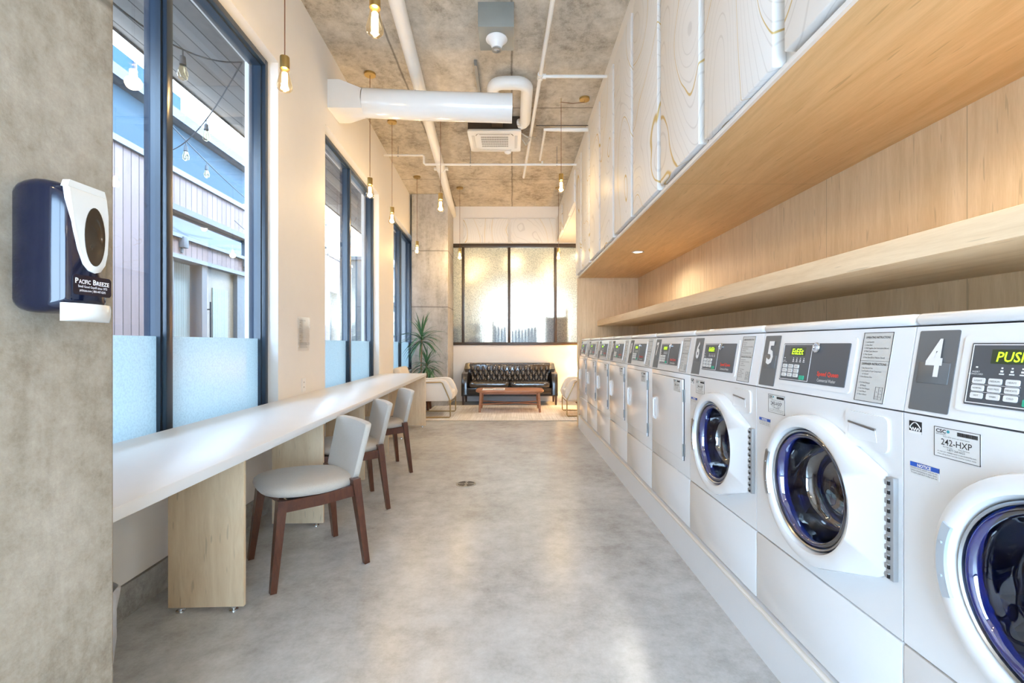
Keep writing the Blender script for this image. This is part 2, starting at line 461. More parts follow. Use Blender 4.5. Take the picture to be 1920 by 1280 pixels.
e = thing('window_4', 'wide bronze framed window of textured glass above the sofa', 'window', (0, YB, BZ0)); struct(e)
zz = BZ1 - BZ0; f = MB()
f.box(BX0, BX1, -.02, .09, 0, .06, .004); f.box(BX0, BX1, -.02, .09, zz - .08, zz, .004)
f.box(BX0, BX0 + .03, -.02, .09, .06, zz - .08); f.box(BX1 - .03, BX1, -.02, .09, .06, zz - .08)
f.build('window_frame', F['bronze'], e)
ml = (-1.047, -.062, .93)
for x in ml: MB().box(x - .028, x + .028, -.02, .09, .06, zz - .08, .004).build('mullion', F['bronze'], e)
xs = [BX0 + .03] + [v for x in ml for v in (x - .028, x + .028)] + [BX1 - .03]
for i in range(0, 8, 2): MB().box(xs[i], xs[i + 1], .03, .04, .06, zz - .08).build('pane', F['texglass'], e, smooth=0)
e = thing('window_5', 'unseen glazing added behind the viewer for sky fill', 'window', (0, YR, 0)); struct(e)  # added glazing out of view; its size sets the daylight fill
f = MB()
for x in (-1.2, .05, 1.35): f.box(x, x + .05, -.12, 0, 0, 2.8)
f.box(-1.15, 1.35, -.12, 0, 2.74, 2.8); f.box(-1.15, 1.35, -.12, 0, 0, .08)
f.build('window_frame', F['alu'], e)
for x, x1 in ((-1.15, .05), (.10, 1.35)): MB().box(x, x1, -.065, -.059, .08, 2.74).build('pane', F['glass'], e, smooth=0)

# ------------------------------------------------------------------ outside the windows
F['slat'] = boards('grey_red_cedar_boards', (.12, .082, .078), (.20, .148, .142), 1, .145, .7, .09)
F['soff'] = boards('grey_soffit_boards', (.19, .175, .165), (.30, .285, .275), 0, .14, .7, .07, .3)
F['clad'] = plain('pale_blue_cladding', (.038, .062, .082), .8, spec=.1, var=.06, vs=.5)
F['trimw'] = plain('pale_flashing', (.11, .115, .125), .6, var=.05)
F['trimd'] = plain('grey_flashing', (.055, .06, .068), .6, var=.05)
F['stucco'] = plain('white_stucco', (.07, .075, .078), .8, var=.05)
F['pave'] = concrete('courtyard_paving', (.10, .10, .10), (.16, .16, .16), (.20, .20, .20), .8, 1, pits=False)
F['skyglass'] = plain('sky_reflecting_glass', (.025, .045, .065), .08, spec=.3, var=.1, vs=.6)
F['curtain'] = boards('pleated_curtain', (.20, .22, .20), (.28, .30, .27), 1, .06, .8, .2, .75)
F['doorwood'] = plain('tan_door', (.16, .125, .09), .5, var=.1)

MO = WM
def XO(x0, y): return W(-(x0 + WX), y)  # x0 = distance of a plane from the viewer's line
T = lambda x0: -(x0 + WX)              # wall-frame offset of a plane x0 left of the viewer
b = MB(WM).box(-14, -.25, -4, 40, -.12, -.02)
struct(b.build('ground', F['pave'], smooth=0), 'grey courtyard paving outside the windows', 'paving')
e = thing('overhang', 'grey boarded overhang above the windows outside', 'overhang', W(-.25, 4, 3.6), WA)
MB().box(-1.0, 0, -7, 9, 0, .12).build('soffit_boards', F['soff'], e, smooth=0)
MB().box(-1.06, -1.0, -7, 9, -.03, .2).build('gutter', F['trimw'], e, smooth=0)
e = thing('sky_gap_strip', 'glowing white strip added for the bright sky gap along the overhang edge', 'strip light', W(-1.22, 4, 3.5), WA)  # glowing strip added in place of the bright sky gap, not a lamp
MB().box(-.03, .02, -6.9, 8.9, .075, .1).build('channel', F['trimw'], e, smooth=0)
MB().box(-.028, .018, -6.9, 8.9, 0, .075).build('glow_bar', glow('sky_gap_glow', (.93, .97, 1), 5), e, smooth=0)

X0 = 5.2
e = thing('slatted_building', 'low building clad in grey red vertical boards across the courtyard', 'building', W(T(X0), 8, 0), WA)
def bb(name, m, s0, s1, z0, z1, d0=0., d1=-.3, bev=0):
    return MB().box(d1, d0, s0 - 8, s1 - 8, z0, z1, bev).build(name, m, e, smooth=0)
bb('board_wall', F['slat'], -3, 7.0, 0, 4.0)
bb('board_wall', F['slat'], 10.35, 14.6, 0, 4.0)
bb('board_wall', F['slat'], 15.3, 16.8, 0, 4.0)
bb('board_band', F['slat'], 7.0, 10.35, 3.50, 4.0)
bb('board_band', F['slat'], 7.0, 10.35, 2.70, 2.97)
bb('board_band', F['slat'], 14.6, 15.3, 2.9, 4.0)
bb('roof_flashing', F['trimw'], -3, 16.8, 4.0, 4.09, .05)
bb('head_trim', F['trimd'], 7.0, 10.35, 3.40, 3.50, .04)
bb('sill_flashing', F['trimw'], 7.0, 10.35, 2.97, 3.03, .06)
bb('head_trim', F['trimw'], 7.0, 10.35, 2.63, 2.70, .04)
bb('clerestory_glass', F['skyglass'], 7.0, 9.9, 3.03, 3.40, -.1, -.14)
bb('board_post', F['slat'], 9.9, 10.35, 3.03, 3.40)
for a, c in ((7.0, 7.12), (7.42, 7.58), (8.3, 8.44), (9.42, 10.35)): bb('post', F['trimd'], a, c, 0, 2.63, -.02, -.25)
bb('curtain', F['curtain'], 7.12, 8.3, 0, 2.63, -.24, -.27)
bb('shop_glass', F['glass'], 7.12, 8.3, .1, 2.6, -.12, -.13)
d = bb('entrance_door', F['doorwood'], 8.44, 9.42, 0, 2.63, -.1, -.16)
MB().box(-.1, -.085, 8.72 - 8, 9.2 - 8, .3, 2.28).build('door_glass', F['curtain'], d, smooth=0)
MB().tube([(-.03, .56, .9), (-.03, .56, 2.0)], .015).box(-.1, -.03, .55, .57, 1.0, 1.02).box(-.1, -.03, .55, .57, 1.85, 1.87).build('pull_handle', F['black'], d)
bb('doorway', F['trimd'], 14.6, 15.3, 0, 2.9, -.2, -.3)
for s in (7.72, 9.62): MB().box(0, .09, s - 8 - .06, s - 8 + .06, 2.82, 3.0, .01).box(0, .03, s - 8 - .02, s - 8 + .02, 2.74, 2.82).build('wall_light', F['trimd'], e)
e = thing('upper_block', 'pale blue clad upper building rising behind the slatted one', 'building', W(T(6.6), 8, 0), WA)
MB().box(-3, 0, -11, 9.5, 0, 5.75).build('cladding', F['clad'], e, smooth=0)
MB().box(-3.1, .25, -11.1, 9.6, 5.75, 5.95).build('parapet', F['trimd'], e, smooth=0)
e = thing('sky_blue_block', 'tall blue block added behind the pale one in place of blue sky', 'building', W(T(10.2), 8, 0), WA)  # added block: stands in for blue sky and screens direct skylight
MB().box(-3, 0, -14, 7.2, 0, 13.5).build('sky_blue_skin', plain('sky_blue_face', (.022, .05, .085), .8, spec=.1, var=.12, vs=.4), e, smooth=0)
f = MB()
for i in range(12): f.box(0, .05, -14 + i * 1.75, -13.94 + i * 1.75, 0, 13.5)
f.build('mullions', F['trimw'], e, 0)
e = thing('apartment_building', 'white building with railed balconies far beyond the courtyard', 'building', W(T(4.5), 24, 0), WA)
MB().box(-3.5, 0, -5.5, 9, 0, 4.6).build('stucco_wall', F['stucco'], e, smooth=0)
for z in (1.6, 3.0):
    MB().box(0, .8, -4.5, 6, z - .08, z, 0).build('balcony_slab', F['stucco'], e, smooth=0)
    f = MB().box(.74, .78, -4.5, 6, z + .7, z + .75)
    for i in range(36): f.box(.75, .77, -4.5 + .3 * i, -4.47 + .3 * i, z, z + .7)
    f.build('railing', F['trimd'], e, smooth=0)
    for s in (-4, -1.5, 1, 3.5): MB().box(0, .02, s, s + 1.4, z, z + 1.1).build('balcony_window', F['skyglass'], e, smooth=0)
for s in (-4.9, -2.7, -.4): MB().box(0, .3, s, s + .28, 0, 1.5).build('post', F['trimd'], e, smooth=0)
MB().box(-2.5, .1, -5.6, 9.1, 4.6, 4.75).build('roof_edge', F['trimd'], e, smooth=0)

def swag(a, c, sag, n=14):
    a = Vector(a); c = Vector(c)
    return [a.lerp(c, i / n) - Vector((0, 0, sag * 4 * (i / n) * (1 - i / n))) for i in range(n + 1)]
def string(label, a, c, sag, ts):
    pts = swag(a, c, sag, 20)
    e = thing('string_light', label, 'string lights', pts[0], 0, 'string lights in the courtyard')
    o = Vector(pts[0])
    MB().tube([p - o for p in pts], .006, 6).build('wire', F['trimd'], e)
    for t in ts:
        i = int(t * 20); p = pts[i].lerp(pts[min(i + 1, 20)], t * 20 - i) - o
        M = Matrix.Translation(p)
        k = MB(M).cyl((0, 0, 0), (0, 0, -.05), .005, n=6).cyl((0, 0, -.05), (0, 0, -.11), .018, .022, 10).build('lamp_holder', F['trimd'], e)
        MB(M).lathe([(.016, -.11), (.026, -.14), (.034, -.175), (.028, -.205), (.004, -.22)], 12, cap1=True).build('lamp_bulb', F['bulbglass'], k)
hk = (-2.26, 3.81, 3.58)
string('string light hooked under the overhang outside the nearest window', hk, (-2.5, 2.0, 3.55), .3, (.32, .62))
string('string light rising from the overhang hook to the building across', hk, (-5.2, 6.6, 4.05), .28, (.28, .5, .74))
string('string light looping in front of the boarded band over the shop', (-4.1, 5.2, 3.95), (-4.6, 10.5, 3.62), .25, (.2, .44, .7))
string('string light crossing outside the middle window', (-2.4, 5.4, 3.55), (-5.4, 13.5, 3.9), .3, (.15, .4, .6, .8))
string('string light strung low past the clerestory glass', (-5.0, 8.2, 3.45), (-5.1, 10.2, 3.30), .1, (.3, .7))

# ------------------------------------------------------------------ room behind the textured glass
b = MB().box(-2.4, 2.6, 13.2, 13.3, 0, 1.25).box(-2.4, 2.6, 13.2, 13.3, 2.6, 3.9).box(-2.4, -.5, 13.2, 13.3, 1.25, 2.6).box(1.4, 2.6, 13.2, 13.3, 1.25, 2.6)
b.box(-2.5, -2.4, YB + .2, 13.3, 0, 3.9).box(2.6, 2.7, YB + .2, 13.3, 0, 3.9).box(-2.5, 2.7, YB + .2, 13.3, 3.9, 4.0)
struct(b.build('wall_beyond', plain('cream_wall', (.78, .70, .55), .7, var=.03), smooth=0), 'cream walls of the room beyond the textured glass', 'wall')
struct(MB().box(-2.6, 2.8, 10.1, 14, -.12, 0).build('floor_beyond', F['floor'], smooth=0), 'floor of the room beyond the glass', 'floor')
F['garb'] = plain('dull_grey_cloth', (.10, .11, .12), .9, var=.4, vs=12)
F['garb2'] = plain('blue_grey_cloth', (.10, .14, .18), .9, var=.3, vs=12)
def rack(x0, x1, y, zt, n, label):
    e = thing('clothes_rack', label, 'clothes rack', ((x0 + x1) / 2, y, 0)); w = (x1 - x0) / 2
    f = MB().tube([(-w, 0, 0), (-w, 0, zt), (w, 0, zt), (w, 0, 0)], .022, 8)
    for s in (-w, w): f.tube([(s, -.25, .03), (s, .25, .03)], .02, 8)
    f.build('rail_frame', F['black'], e)
    return e
rack(-.40, .55, 10.05, 1.74, 0, 'dark garment rack blurred behind the middle of the textured glass')
rack(-1.5, -.65, 10.75, 1.82, 0, 'thin garment rack blurred behind the left of the textured glass')
for i in range(13):
    x = -.36 + .07 * i + (.09 if i > 3 else 0); z = 1.58 + R.uniform(-.05, .06)
    if x > .5: continue
    w = R.uniform(.024, .032)
    f = MB().loft([[(x + w * a * c, 10.05 + .19 * d * c2, zz_) for a, d in ((-1, -1), (1, -1), (1, 1), (-1, 1))] for c, c2, zz_ in ((.5, .1, z + .03), (.9, .8, z - .05), (1, 1, z - .3), (1.05, 1.05, .55))])
    f.tube([(x, 10.05, z + .02), (x, 10.05, 1.71)], .004, 5)
    tag(f.build('hanging_garment', F['garb'] if i % 3 else F['garb2']), 'grey garment hanging on the rack blurred behind the glass', 'garment', 'garments on the blurred rack')
e = thing('tall_panel', 'grey folding panel with two posts blurred behind the right of the glass', 'panel', (.9, 10.1, 0))
MB().box(-.15, .28, -.03, .03, .1, 1.83).build('sheet', plain('grey_sheet', (.16, .155, .14), .8), e, smooth=0)
for x in (-.17, .28): MB().cyl((x, 0, 0), (x, 0, 2.0), .022, n=8).build('post', F['black'], e)
e = thing('storage_cabinet', 'grey cabinet blurred behind the far left pane of the glass', 'cabinet', (-1.45, 10.25, 0))
MB().box(-.2, .3, -.15, .15, 0, 1.6, .01).build('carcass', F['garb2'], e)
e = thing('leafy_plant', 'small plant blurred behind the left pane of the textured glass', 'plant', (-.80, 10.18, 0))
MB().lathe([(.10, 0), (.15, 0), (.17, 1.3), (.15, 1.38), (.01, 1.38)], 14).build('pedestal', plain('olive_stand', (.16, .17, .13), .7), e)
f = MB()
for i in range(30):
    a = R.uniform(0, 2 * PI); q = R.uniform(.3, 1)
    p = Vector((math.cos(a) * .15 * q, math.sin(a) * .1 * q, 1.46 + R.uniform(0, .2)))
    f.ball(p, (.03, .02, .035), 8)
    f.tube([(0, 0, 1.36), p], .004, 4)
f.build('foliage', F['leaf'], e)
for x, y, lab in ((.05, 11.0, 'warm globe light added high behind the middle of the glass'), (-.9, 11.6, 'warm globe light added behind the left of the textured glass'), (1.1, 11.8, 'warm globe light added behind the right of the textured glass')):
    e = thing('globe_light', lab, 'ceiling light', (x, y, 3.899), 0, 'globe lights beyond the glass')  # added globes that warm and brighten the glass from behind
    MB().cyl((0, 0, 0), (0, 0, -.6), .01).cyl((0, 0, 0), (0, 0, -.03), .06).build('stem', F['black'], e)
    MB().ball((0, 0, -.72), .13, 16).build('globe', glow('warm_globe', (1, .80, .52), 16), e)
# ------------------------------------------------------------------ washers and dryers
PITCH = .686; MX = .985; PZ = .19; Y4 = 1.1455 - PITCH
FLIP = Matrix(((1, 0, 0, 0), (0, 0, 1, 0), (0, 1, 0, 0), (0, 0, 0, 1)))
MC = Matrix.Translation((0, 0, .862)) @ Matrix.Rotation(-.164, 4, 'X')
HW = .3405

def hull(pts):
    pts = sorted(set(pts))
    def half(ps):
        h = []
        for p in ps:
            while len(h) > 1 and (h[-1][0] - h[-2][0]) * (p[1] - h[-2][1]) - (h[-1][1] - h[-2][1]) * (p[0] - h[-2][0]) <= 0: h.pop()
            h.append(p)
        return h
    a = half(pts); b_ = half(pts[::-1])
    return a[:-1] + b_[:-1]
def radial(poly, c, n):
    """where rays from c meet the polygon"""
    out = []
    for i in range(n):
        t = 2 * PI * i / n; d = (math.cos(t), math.sin(t)); best = 0
        for j in range(len(poly)):
            p = poly[j]; q = poly[(j + 1) % len(poly)]
            e = (q[0] - p[0], q[1] - p[1]); den = d[0] * e[1] - d[1] * e[0]
            if abs(den) < 1e-9: continue
            w = (p[0] - c[0], p[1] - c[1])
            s = (w[0] * e[1] - w[1] * e[0]) / den; u = (w[0] * d[1] - w[1] * d[0]) / den
            if s > 0 and -1e-6 <= u <= 1 + 1e-6: best = max(best, s)
        out.append((c[0] + d[0] * best, c[1] + d[1] * best))
    return out
def circ(c, r, n): return [(c[0] + r * math.cos(2 * PI * i / n), c[1] + r * math.sin(2 * PI * i / n)) for i in range(n)]
def at(pl, y): return [(p[0], y, p[1]) for p in pl]

def console(e, num, washer, lcd):
    b = MB()
    b.prism([(0, .862), (.0345, 1.0735), (.70, 1.0735), (.70, .862)], 'x', -HW, HW)
    b.rr(-.212, .158, .022, .19, .001, -.004, .012, M=MC)
    b.build('console', F['white'], e)
    MB().box(-HW, HW, .026, .70, 1.077, 1.106, .012, seg=3).build('lid', F['white'], e)
    k = MB().rr(-.329, -.227, .008, .203, .001, -.002, .004, M=MC).box(-.318, -.238, -.0035, 0, .075, .126, .002, M=MC).build('number_plate', F['grey'], e)
    MB().text(num, -.278, .095, .085, -.0045, w=.042 if len(num) == 1 else .07, align='c', bold=.03, M=MC).build('numeral', F['inkw'], k, 0)
    p = MB().rr(-.191, .137, .038, .172, 0, -.0065, .003, M=MC).build('control_panel', F['slate'], e)
    f = MB()
    for x0, x1, z0, z1 in ((-.188, -.031, .167, .1688), (-.188, -.031, .042, .0438), (-.188, -.1865, .042, .1688), (-.0325, -.031, .042, .1688)):
        f.box(x0, x1, -.0072, -.006, z0, z1, M=MC)
    for z in (.0665, .0825): f.box(-.18, -.085, -.0070, -.006, z, z + .0007, M=MC)
    for i in range(4): f.box(-.125 + i * .019, -.122 + i * .019, -.0072, -.006, .118, .121, M=MC).box(-.128 + i * .019, -.119 + i * .019, -.0072, -.006, .106, .1085, M=MC).box(-.126 + i * .019, -.121 + i * .019, -.0072, -.006, .111, .115, M=MC)
    f.box(-.176, -.172, -.0072, -.006, .118, .121, M=MC).text('INSERT', -.174, .108, .0035, -.0072, align='c', M=MC).text('COINS/CARD', -.174, .103, .0035, -.0072, align='c', M=MC)
    for i, s in enumerate(('Soil', 'Cycle', 'Temp')): f.text(s, -.182, .086 - i * .016, .0035, -.0072, align='r', M=MC) if False else None
    f.text('Commercial Washer' if washer else 'Commercial Dryer', .016, .047, .010, -.0072, w=.084, M=MC)
    f.build('markings', F['inkw'], p, 0)
    kb = MB()
    for r in range(3):
        for c in range(3):
            x = -.178 + c * .033; z = .0845 - r * .016
            kb.rr(x, x + .0255, z, z + .0125, -.006, -.0085, .003, M=MC)
    kb.build('keys', F['paper'], p)
    kt = MB()
    names = (('LIGHT', 'MEDIUM', 'HEAVY'), ('NORMAL', 'PERM PRESS', 'DELICATE'), ('HOT', 'WARM', 'COLD'))
    for r in range(3):
        for c in range(3): kt.text(names[r][c], -.178 + c * .033 + .0128, .0892 - r * .016, .0034, -.0088, w=min(.021, .0032 * len(names[r][c])), align='c', M=MC)
    kt.build('key_lettering', F['ink'], p, 0)
    MB().rr(-.077, -.052, .046, .0605, -.006, -.0085, .003, M=MC).text('START', -.0645, .0515, .004, -.0088, w=.018, align='c', M=MC).build('start_key', F['green'], p)
    d = MB().box(-.148, -.064, -.0068, -.005, .128, .158, M=MC).build('display', plain('dark_lens', (.03, .05, .02), .3, var=0) if 'lens' not in F else F['lens'], p, 0)
    F.setdefault('lens', d.data.materials[0])
    MB().text(lcd, -.106, .133, .020, -.0075, w=.062, align='c', bold=.012, M=MC, shear=.12).build('readout', F['lcd'], d, 0)
    MB().text('Speed Queen', .012, .066, .014, -.0075, w=.097, bold=.03, M=MC).build('brand_lettering', F['red'], p, 0)
    lk = MB(MC @ Matrix.Translation((-.008, 0, .157)) @ Matrix.Rotation(PI / 2, 4, 'X'))
    lk.lathe([(.017, .004), (.017, .011), (.014, .014), (.011, .014), (.010, .010), (.001, .010)], 18, cap1=True).box(-.002, .002, -.008, .008, .010, .0125)
    lk.build('lock', F['chrome'], p)
    q = MB().rr(.178, .280, .008, .203, .001, -.002, .003, M=MC).build('instruction_placard', F['placard'], e)
    f = MB()
    y = -.0027
    for x0, x1, z0, z1 in ((.178, .280, .2015, .203), (.178, .280, .008, .0095), (.178, .1795, .008, .203), (.2785, .280, .008, .203), (.18, .278, .122, .1226)):
        f.box(x0, x1, y, y + .001, z0, z1, M=MC)
    f.text('OPERATING INSTRUCTIONS', .229, .186, .006, y, w=.084, align='c', bold=.015, M=MC)
    L1 = ('1. Load Laundry', '2. Close Door', '3. Add Supplies (See Instructions Below)', '4. Make Cycle Selection', '5. Make Payment', '6. Press Start (Door Must be Closed)')
    for i, s in enumerate(L1): f.text(s, .187, .174 - i * .0088, .0044, y, w=.0021 * len(s), M=MC)
    f.text('DISPENSER INSTRUCTIONS' if washer else 'DRYER INSTRUCTIONS', .229, .111, .006, y, w=.084, align='c', bold=.015, M=MC)
    L2 = ('1. Open Dispenser Door', '2. Load Supplies in Proper Compartment', '    as Indicated', '3. Close Dispenser Door', '', 'A. Pre-Wash Detergent', '    (If Filled)', 'B. Main Wash Detergent', 'C. Liquid Bleach', 'D. Fabric Softener')
    for i, s in enumerate(L2):
        if s: f.text(s, .187 + (.006 if s[0] == ' ' else 0), .1 - i * .0083, .0042, y, w=.0019 * len(s.strip()), M=MC)
    for x0, x1, z0, z1 in ((.248, .272, .0515, .052), (.248, .272, .0175, .018), (.248, .2485, .0175, .052), (.2715, .272, .0175, .052), (.2597, .2602, .0175, .052), (.248, .26, .026, .0265), (.26, .272, .033, .0335)):
        f.box(x0, x1, y, y + .001, z0, z1, M=MC)
    for s, x, z in (('C', .254, .020), ('B', .254, .036), ('A', .266, .041), ('D', .266, .023)): f.text(s, x, z, .004, y, align='c', M=MC)
    f.build('lettering', F['ink'], q, 0)

def stickers(e, x, z, code, y=0, logo=None, notice=True):
    w, h = .105, .068
    s = MB().rr(x, x + w, z - h, z, y, y - .0012, .003).build('serial_sticker', F['paper'], e)
    f = MB(); Y = y - .0017
    for x0, x1, z0, z1 in ((0, w, -.001, 0), (0, w, -h, -h + .001), (0, .001, -h, 0), (w - .001, w, -h, 0)): f.box(x + x0, x + x1, Y, Y + .001, z + z0, z + z1)
    f.text('CSC', x + .005, z - .0125, .008, Y, w=.024, bold=.03)
    f.text('SERVICEWORKS', x + .005, z - .017, .0028, Y, w=.024)
    q = x + .055
    for i in range(22):
        bw = R.choice((.0008, .0014, .002)); f.box(q, q + bw, Y, Y + .001, z - .0135, z - .005); q += bw + .0007
    f.text('Please call for service and refund requests', x + w / 2, z - .021, .0028, Y, w=.06, align='c')
    f.text(code, x + w / 2, z - .039, .014, Y, w=.07, align='c', bold=.005)
    f.text('For Service           Para Servicio', x + w / 2, z - .0445, .003, Y, w=.06, align='c')
    f.text('1-877-264-6622', x + w / 2, z - .0505, .0045, Y, w=.04, align='c')
    f.text('or visit our website www.cscserviceworks.com', x + w / 2, z - .056, .003, Y, w=.088, align='c')
    f.text('when calling please have the machine number ready', x + w / 2, z - .0615, .0026, Y, w=.088, align='c')
    f.build('lettering', F['ink'], s, 0)
    MB().cyl((x + .034, Y, z - .008), (x + .034, Y + .001, z - .008), .0035, n=10).build('mark', F['teal'], s)
    if notice:
        nx, nz = -.322, .742
        s = MB().rr(nx, nx + .076, nz - .03, nz, y, y - .001, .001).build('notice_sticker', F['paper'], e)
        k = MB().box(nx, nx + .076, y - .0014, y, nz - .0105, nz).build('blue_band', F['blue'], s, 0)
        MB().text('NOTICE', nx + .038, nz - .0088, .0072, y - .0017, w=.036, align='c', bold=.04).build('heading', F['inkw'], k, 0)
        f = MB()
        for i, t_ in enumerate(('DOOR LOCK LIGHT must be out', 'before attempting to open door.', 'To open, push door in then pull out')): f.text(t_, nx + .002, nz - .0155 - i * .0056, .0035, y - .0015, w=.07)
        f.build('lettering', F['ink'], s, 0)
    if logo:
        lx, lz = -.325, .842
        s = MB().box(lx, lx + .034, y - .001, y, lz - .03, lz).build('black_sticker', F['ink'], e, 0)
        f = MB(); Y = y - .0016
        f.tube([(lx + .002 + .03 * i / 12, Y, lz - .016 + .013 * math.sin(PI * i / 12)) for i in range(13)], .0011, 4)
        f.tube([(lx + .003 + .028 * i / 20, Y, lz - .019 + .004 * math.sin(i * 1.3)) for i in range(21)], .0008, 4)
        f.box(lx, lx + .034, Y, y, lz - .0302, lz - .024)
        f.build('arc_mark', F['inkw'], s, 0)

def washer(num, k, label, code, lcd, logo):
    yc = Y4 + PITCH * (k + .5)
    e = thing('washing_machine', label, 'washing machine', (MX, yc, PZ), -PI / 2, 'white front-loading washers')
    N = 72; c = (.018, .564)
    rect = [(-HW, .282), (HW, .282), (HW, .858), (-HW, .858)]
    ang = radial(rect, c, N)
    b = MB()
    b.loft([at(ang, 0), at(circ(c, .192, N), 0), at(circ(c, .188, N), .02)], False, False)
    # corner fillers of the front sheet
    for q in rect:
        d = sorted(range(N), key=lambda i: (ang[i][0] - q[0]) ** 2 + (ang[i][1] - q[1]) ** 2)[:2]
        b.add([(q[0], 0, q[1]), (ang[d[0]][0], 0, ang[d[0]][1]), (ang[d[1]][0], 0, ang[d[1]][1])], [(0, 1, 2)])
    for x in (-HW, HW): b.add([(x, 0, .282), (x, .7, .282), (x, .7, .858), (x, 0, .858)], [(0, 1, 2, 3)])
    b.add([(-HW, 0, .858), (HW, 0, .858), (HW, .7, .858), (-HW, .7, .858)], [(0, 1, 2, 3)])
    b.add([(-HW, .7, .282), (HW, .7, .282), (HW, .7, .858), (-HW, .7, .858)], [(0, 1, 2, 3)])
    b.build('cabinet', F['white'], e, 30)
    MB().box(-HW, HW, -.003, .70, .012, .278, .005).build('lower_panel', F['white'], e)
    f = MB()
    for x in (-.29, .29):
        for y in (.06, .6): f.cyl((x, y, 0), (x, y, .014), .02, n=12)
    f.build('feet', F['black'], e)
    console(e, num, True, lcd)
    # door
    out = hull(circ(c, .236, 96) + [(.305, .425), (.305, .685)] + [(.298, .418), (.298, .692)])
    o = radial(out, c, N)
    def sc(p, r): return [(c[0] + (q[0] - c[0]) * r, c[1] + (q[1] - c[1]) * r) for q in p]
    def dy(p, y): return [(q[0], y * (1 - .66 * min(1, max(0, (q[0] - .19) / .11))), q[1]) for q in p]
    d = MB().loft([at(o, -.001), dy(o, -.034), dy(sc(o, .985), -.043), dy(sc(o, .95), -.046), at(circ(c, .206, N), -.05), at(circ(c, .196, N), -.046), at(circ(c, .186, N), -.02), at(circ(c, .184, N), 0)], False, False).build('door', F['white'], e)
    MB().lathe([(.186, -.026), (.186, -.034), (.183, -.037), (.1795, -.033), (.1795, -.024)], N, M=Matrix.Translation((c[0], 0, c[1])) @ FLIP).build('glass_ring', F['steel'], d)
    g = MB().lathe([(.178, -.026), (.175, -.031), (.170, -.034), (.164, -.032), (.159, -.024), (.155, -.008), (.151, .012), (.147, .032), (.142, .050), (.134, .066), (.122, .077), (.108, .081), (.096, .078), (.088, .074), (.080, .075), (.070, .081), (.055, .087), (.035, .091), (.015, .093), (.001, .094)], N, M=Matrix.Translation((c[0], 0, c[1])) @ FLIP)
    g.build('door_glass', F['doorglass'], d, 89)
    h = MB()
    A = [math.radians(158 + 44 * i / 14) for i in range(15)]
    h.loft([[(c[0] + r * math.cos(a), y, c[1] + r * math.sin(a)) for r, y in ((.197, -.0475), (.199, -.0525), (.218, -.0525), (.221, -.047))] for a in A])
    for a in (170, 190): h.cyl((c[0] + .208 * math.cos(math.radians(a)), -.056, c[1] + .208 * math.sin(math.radians(a))), (c[0] + .208 * math.cos(math.radians(a)), -.05, c[1] + .208 * math.sin(math.radians(a))), .003, n=8)
    h.build('door_handle', plain('shaded_grip', (.45, .50, .55), .35, var=0) if 'grip' not in F else F['grip'], d)  # handle pocket as a proud plate, its shade put into the colour
    F.setdefault('grip', d.children[-1].data.materials[0])
    hg = MB().box(.3055, .329, -.013, 0, .423, .687, .001)
    for i in range(11): hg.box(.304, .318, -.017, -.012, .4265 + i * .024, .4405 + i * .024, .002)
    hg.build('hinge', plain('hinge_steel', (.42, .43, .44), .4, .3, var=0) if 'hsteel' not in F else F['hsteel'], d); F.setdefault('hsteel', d.children[-1].data.materials[0])
    hs = MB()
    for i in range(11): hs.box(.314, .319, -.0175, -.012, .4275 + i * .024, .4365 + i * .024)
    hs.build('hinge_slots', F['black'], d, 0)
    # drum behind the glass
    MB().lathe([(.188, .018), (.195, .05), (.25, .07), (.25, .48), (.22, .5), (.06, .46), (.01, .46)], 40, M=Matrix.Translation((c[0], 0, c[1])) @ FLIP).build('drum', F['steel'], e)
    bf = MB()
    for a in (90, 210, 330):
        t = math.radians(a); M = Matrix.Translation((c[0], 0, c[1])) @ Matrix.Rotation(-t, 4, 'Y')
        bf.loft([[(.248, y - .0, -.035), (.20, y, -.012), (.20, y, .012), (.248, y, .035)] for y in (.09, .44)], M=M)
    bf.build('baffles', F['steel'], e)
    # detergent drawer
    w = MB().rr(.152, .302, .742, .838, .002, -.006, .016).build('detergent_drawer', F['white'], e)
    MB().prism([(.168, .805), (.262, .797), (.268, .765), (.164, .762)], 'y', -.0062, -.0075).build('drawer_grip', F['white2'], w, 0)
    MB().prism([(.166, .810), (.265, .802), (.262, .796), (.166, .805)], 'y', -.0062, -.010).build('grip_lip', F['grip'], w, 0)
    stickers(e, -.258, .84, code, 0, logo)
    return e
washer('4', 0, 'white front-loading washer numbered 4, nearest the camera and cut by the frame', '242-HXP', 'PUSH', True)
washer('5', 1, 'white front-loading washer numbered 5, standing between washers 4 and 6', '243-HXP', 'EtEEt', False)
washer('6', 2, 'white front-loading washer numbered 6, beside the first square-door dryer', '244-HXP', 'EtEEt', True)

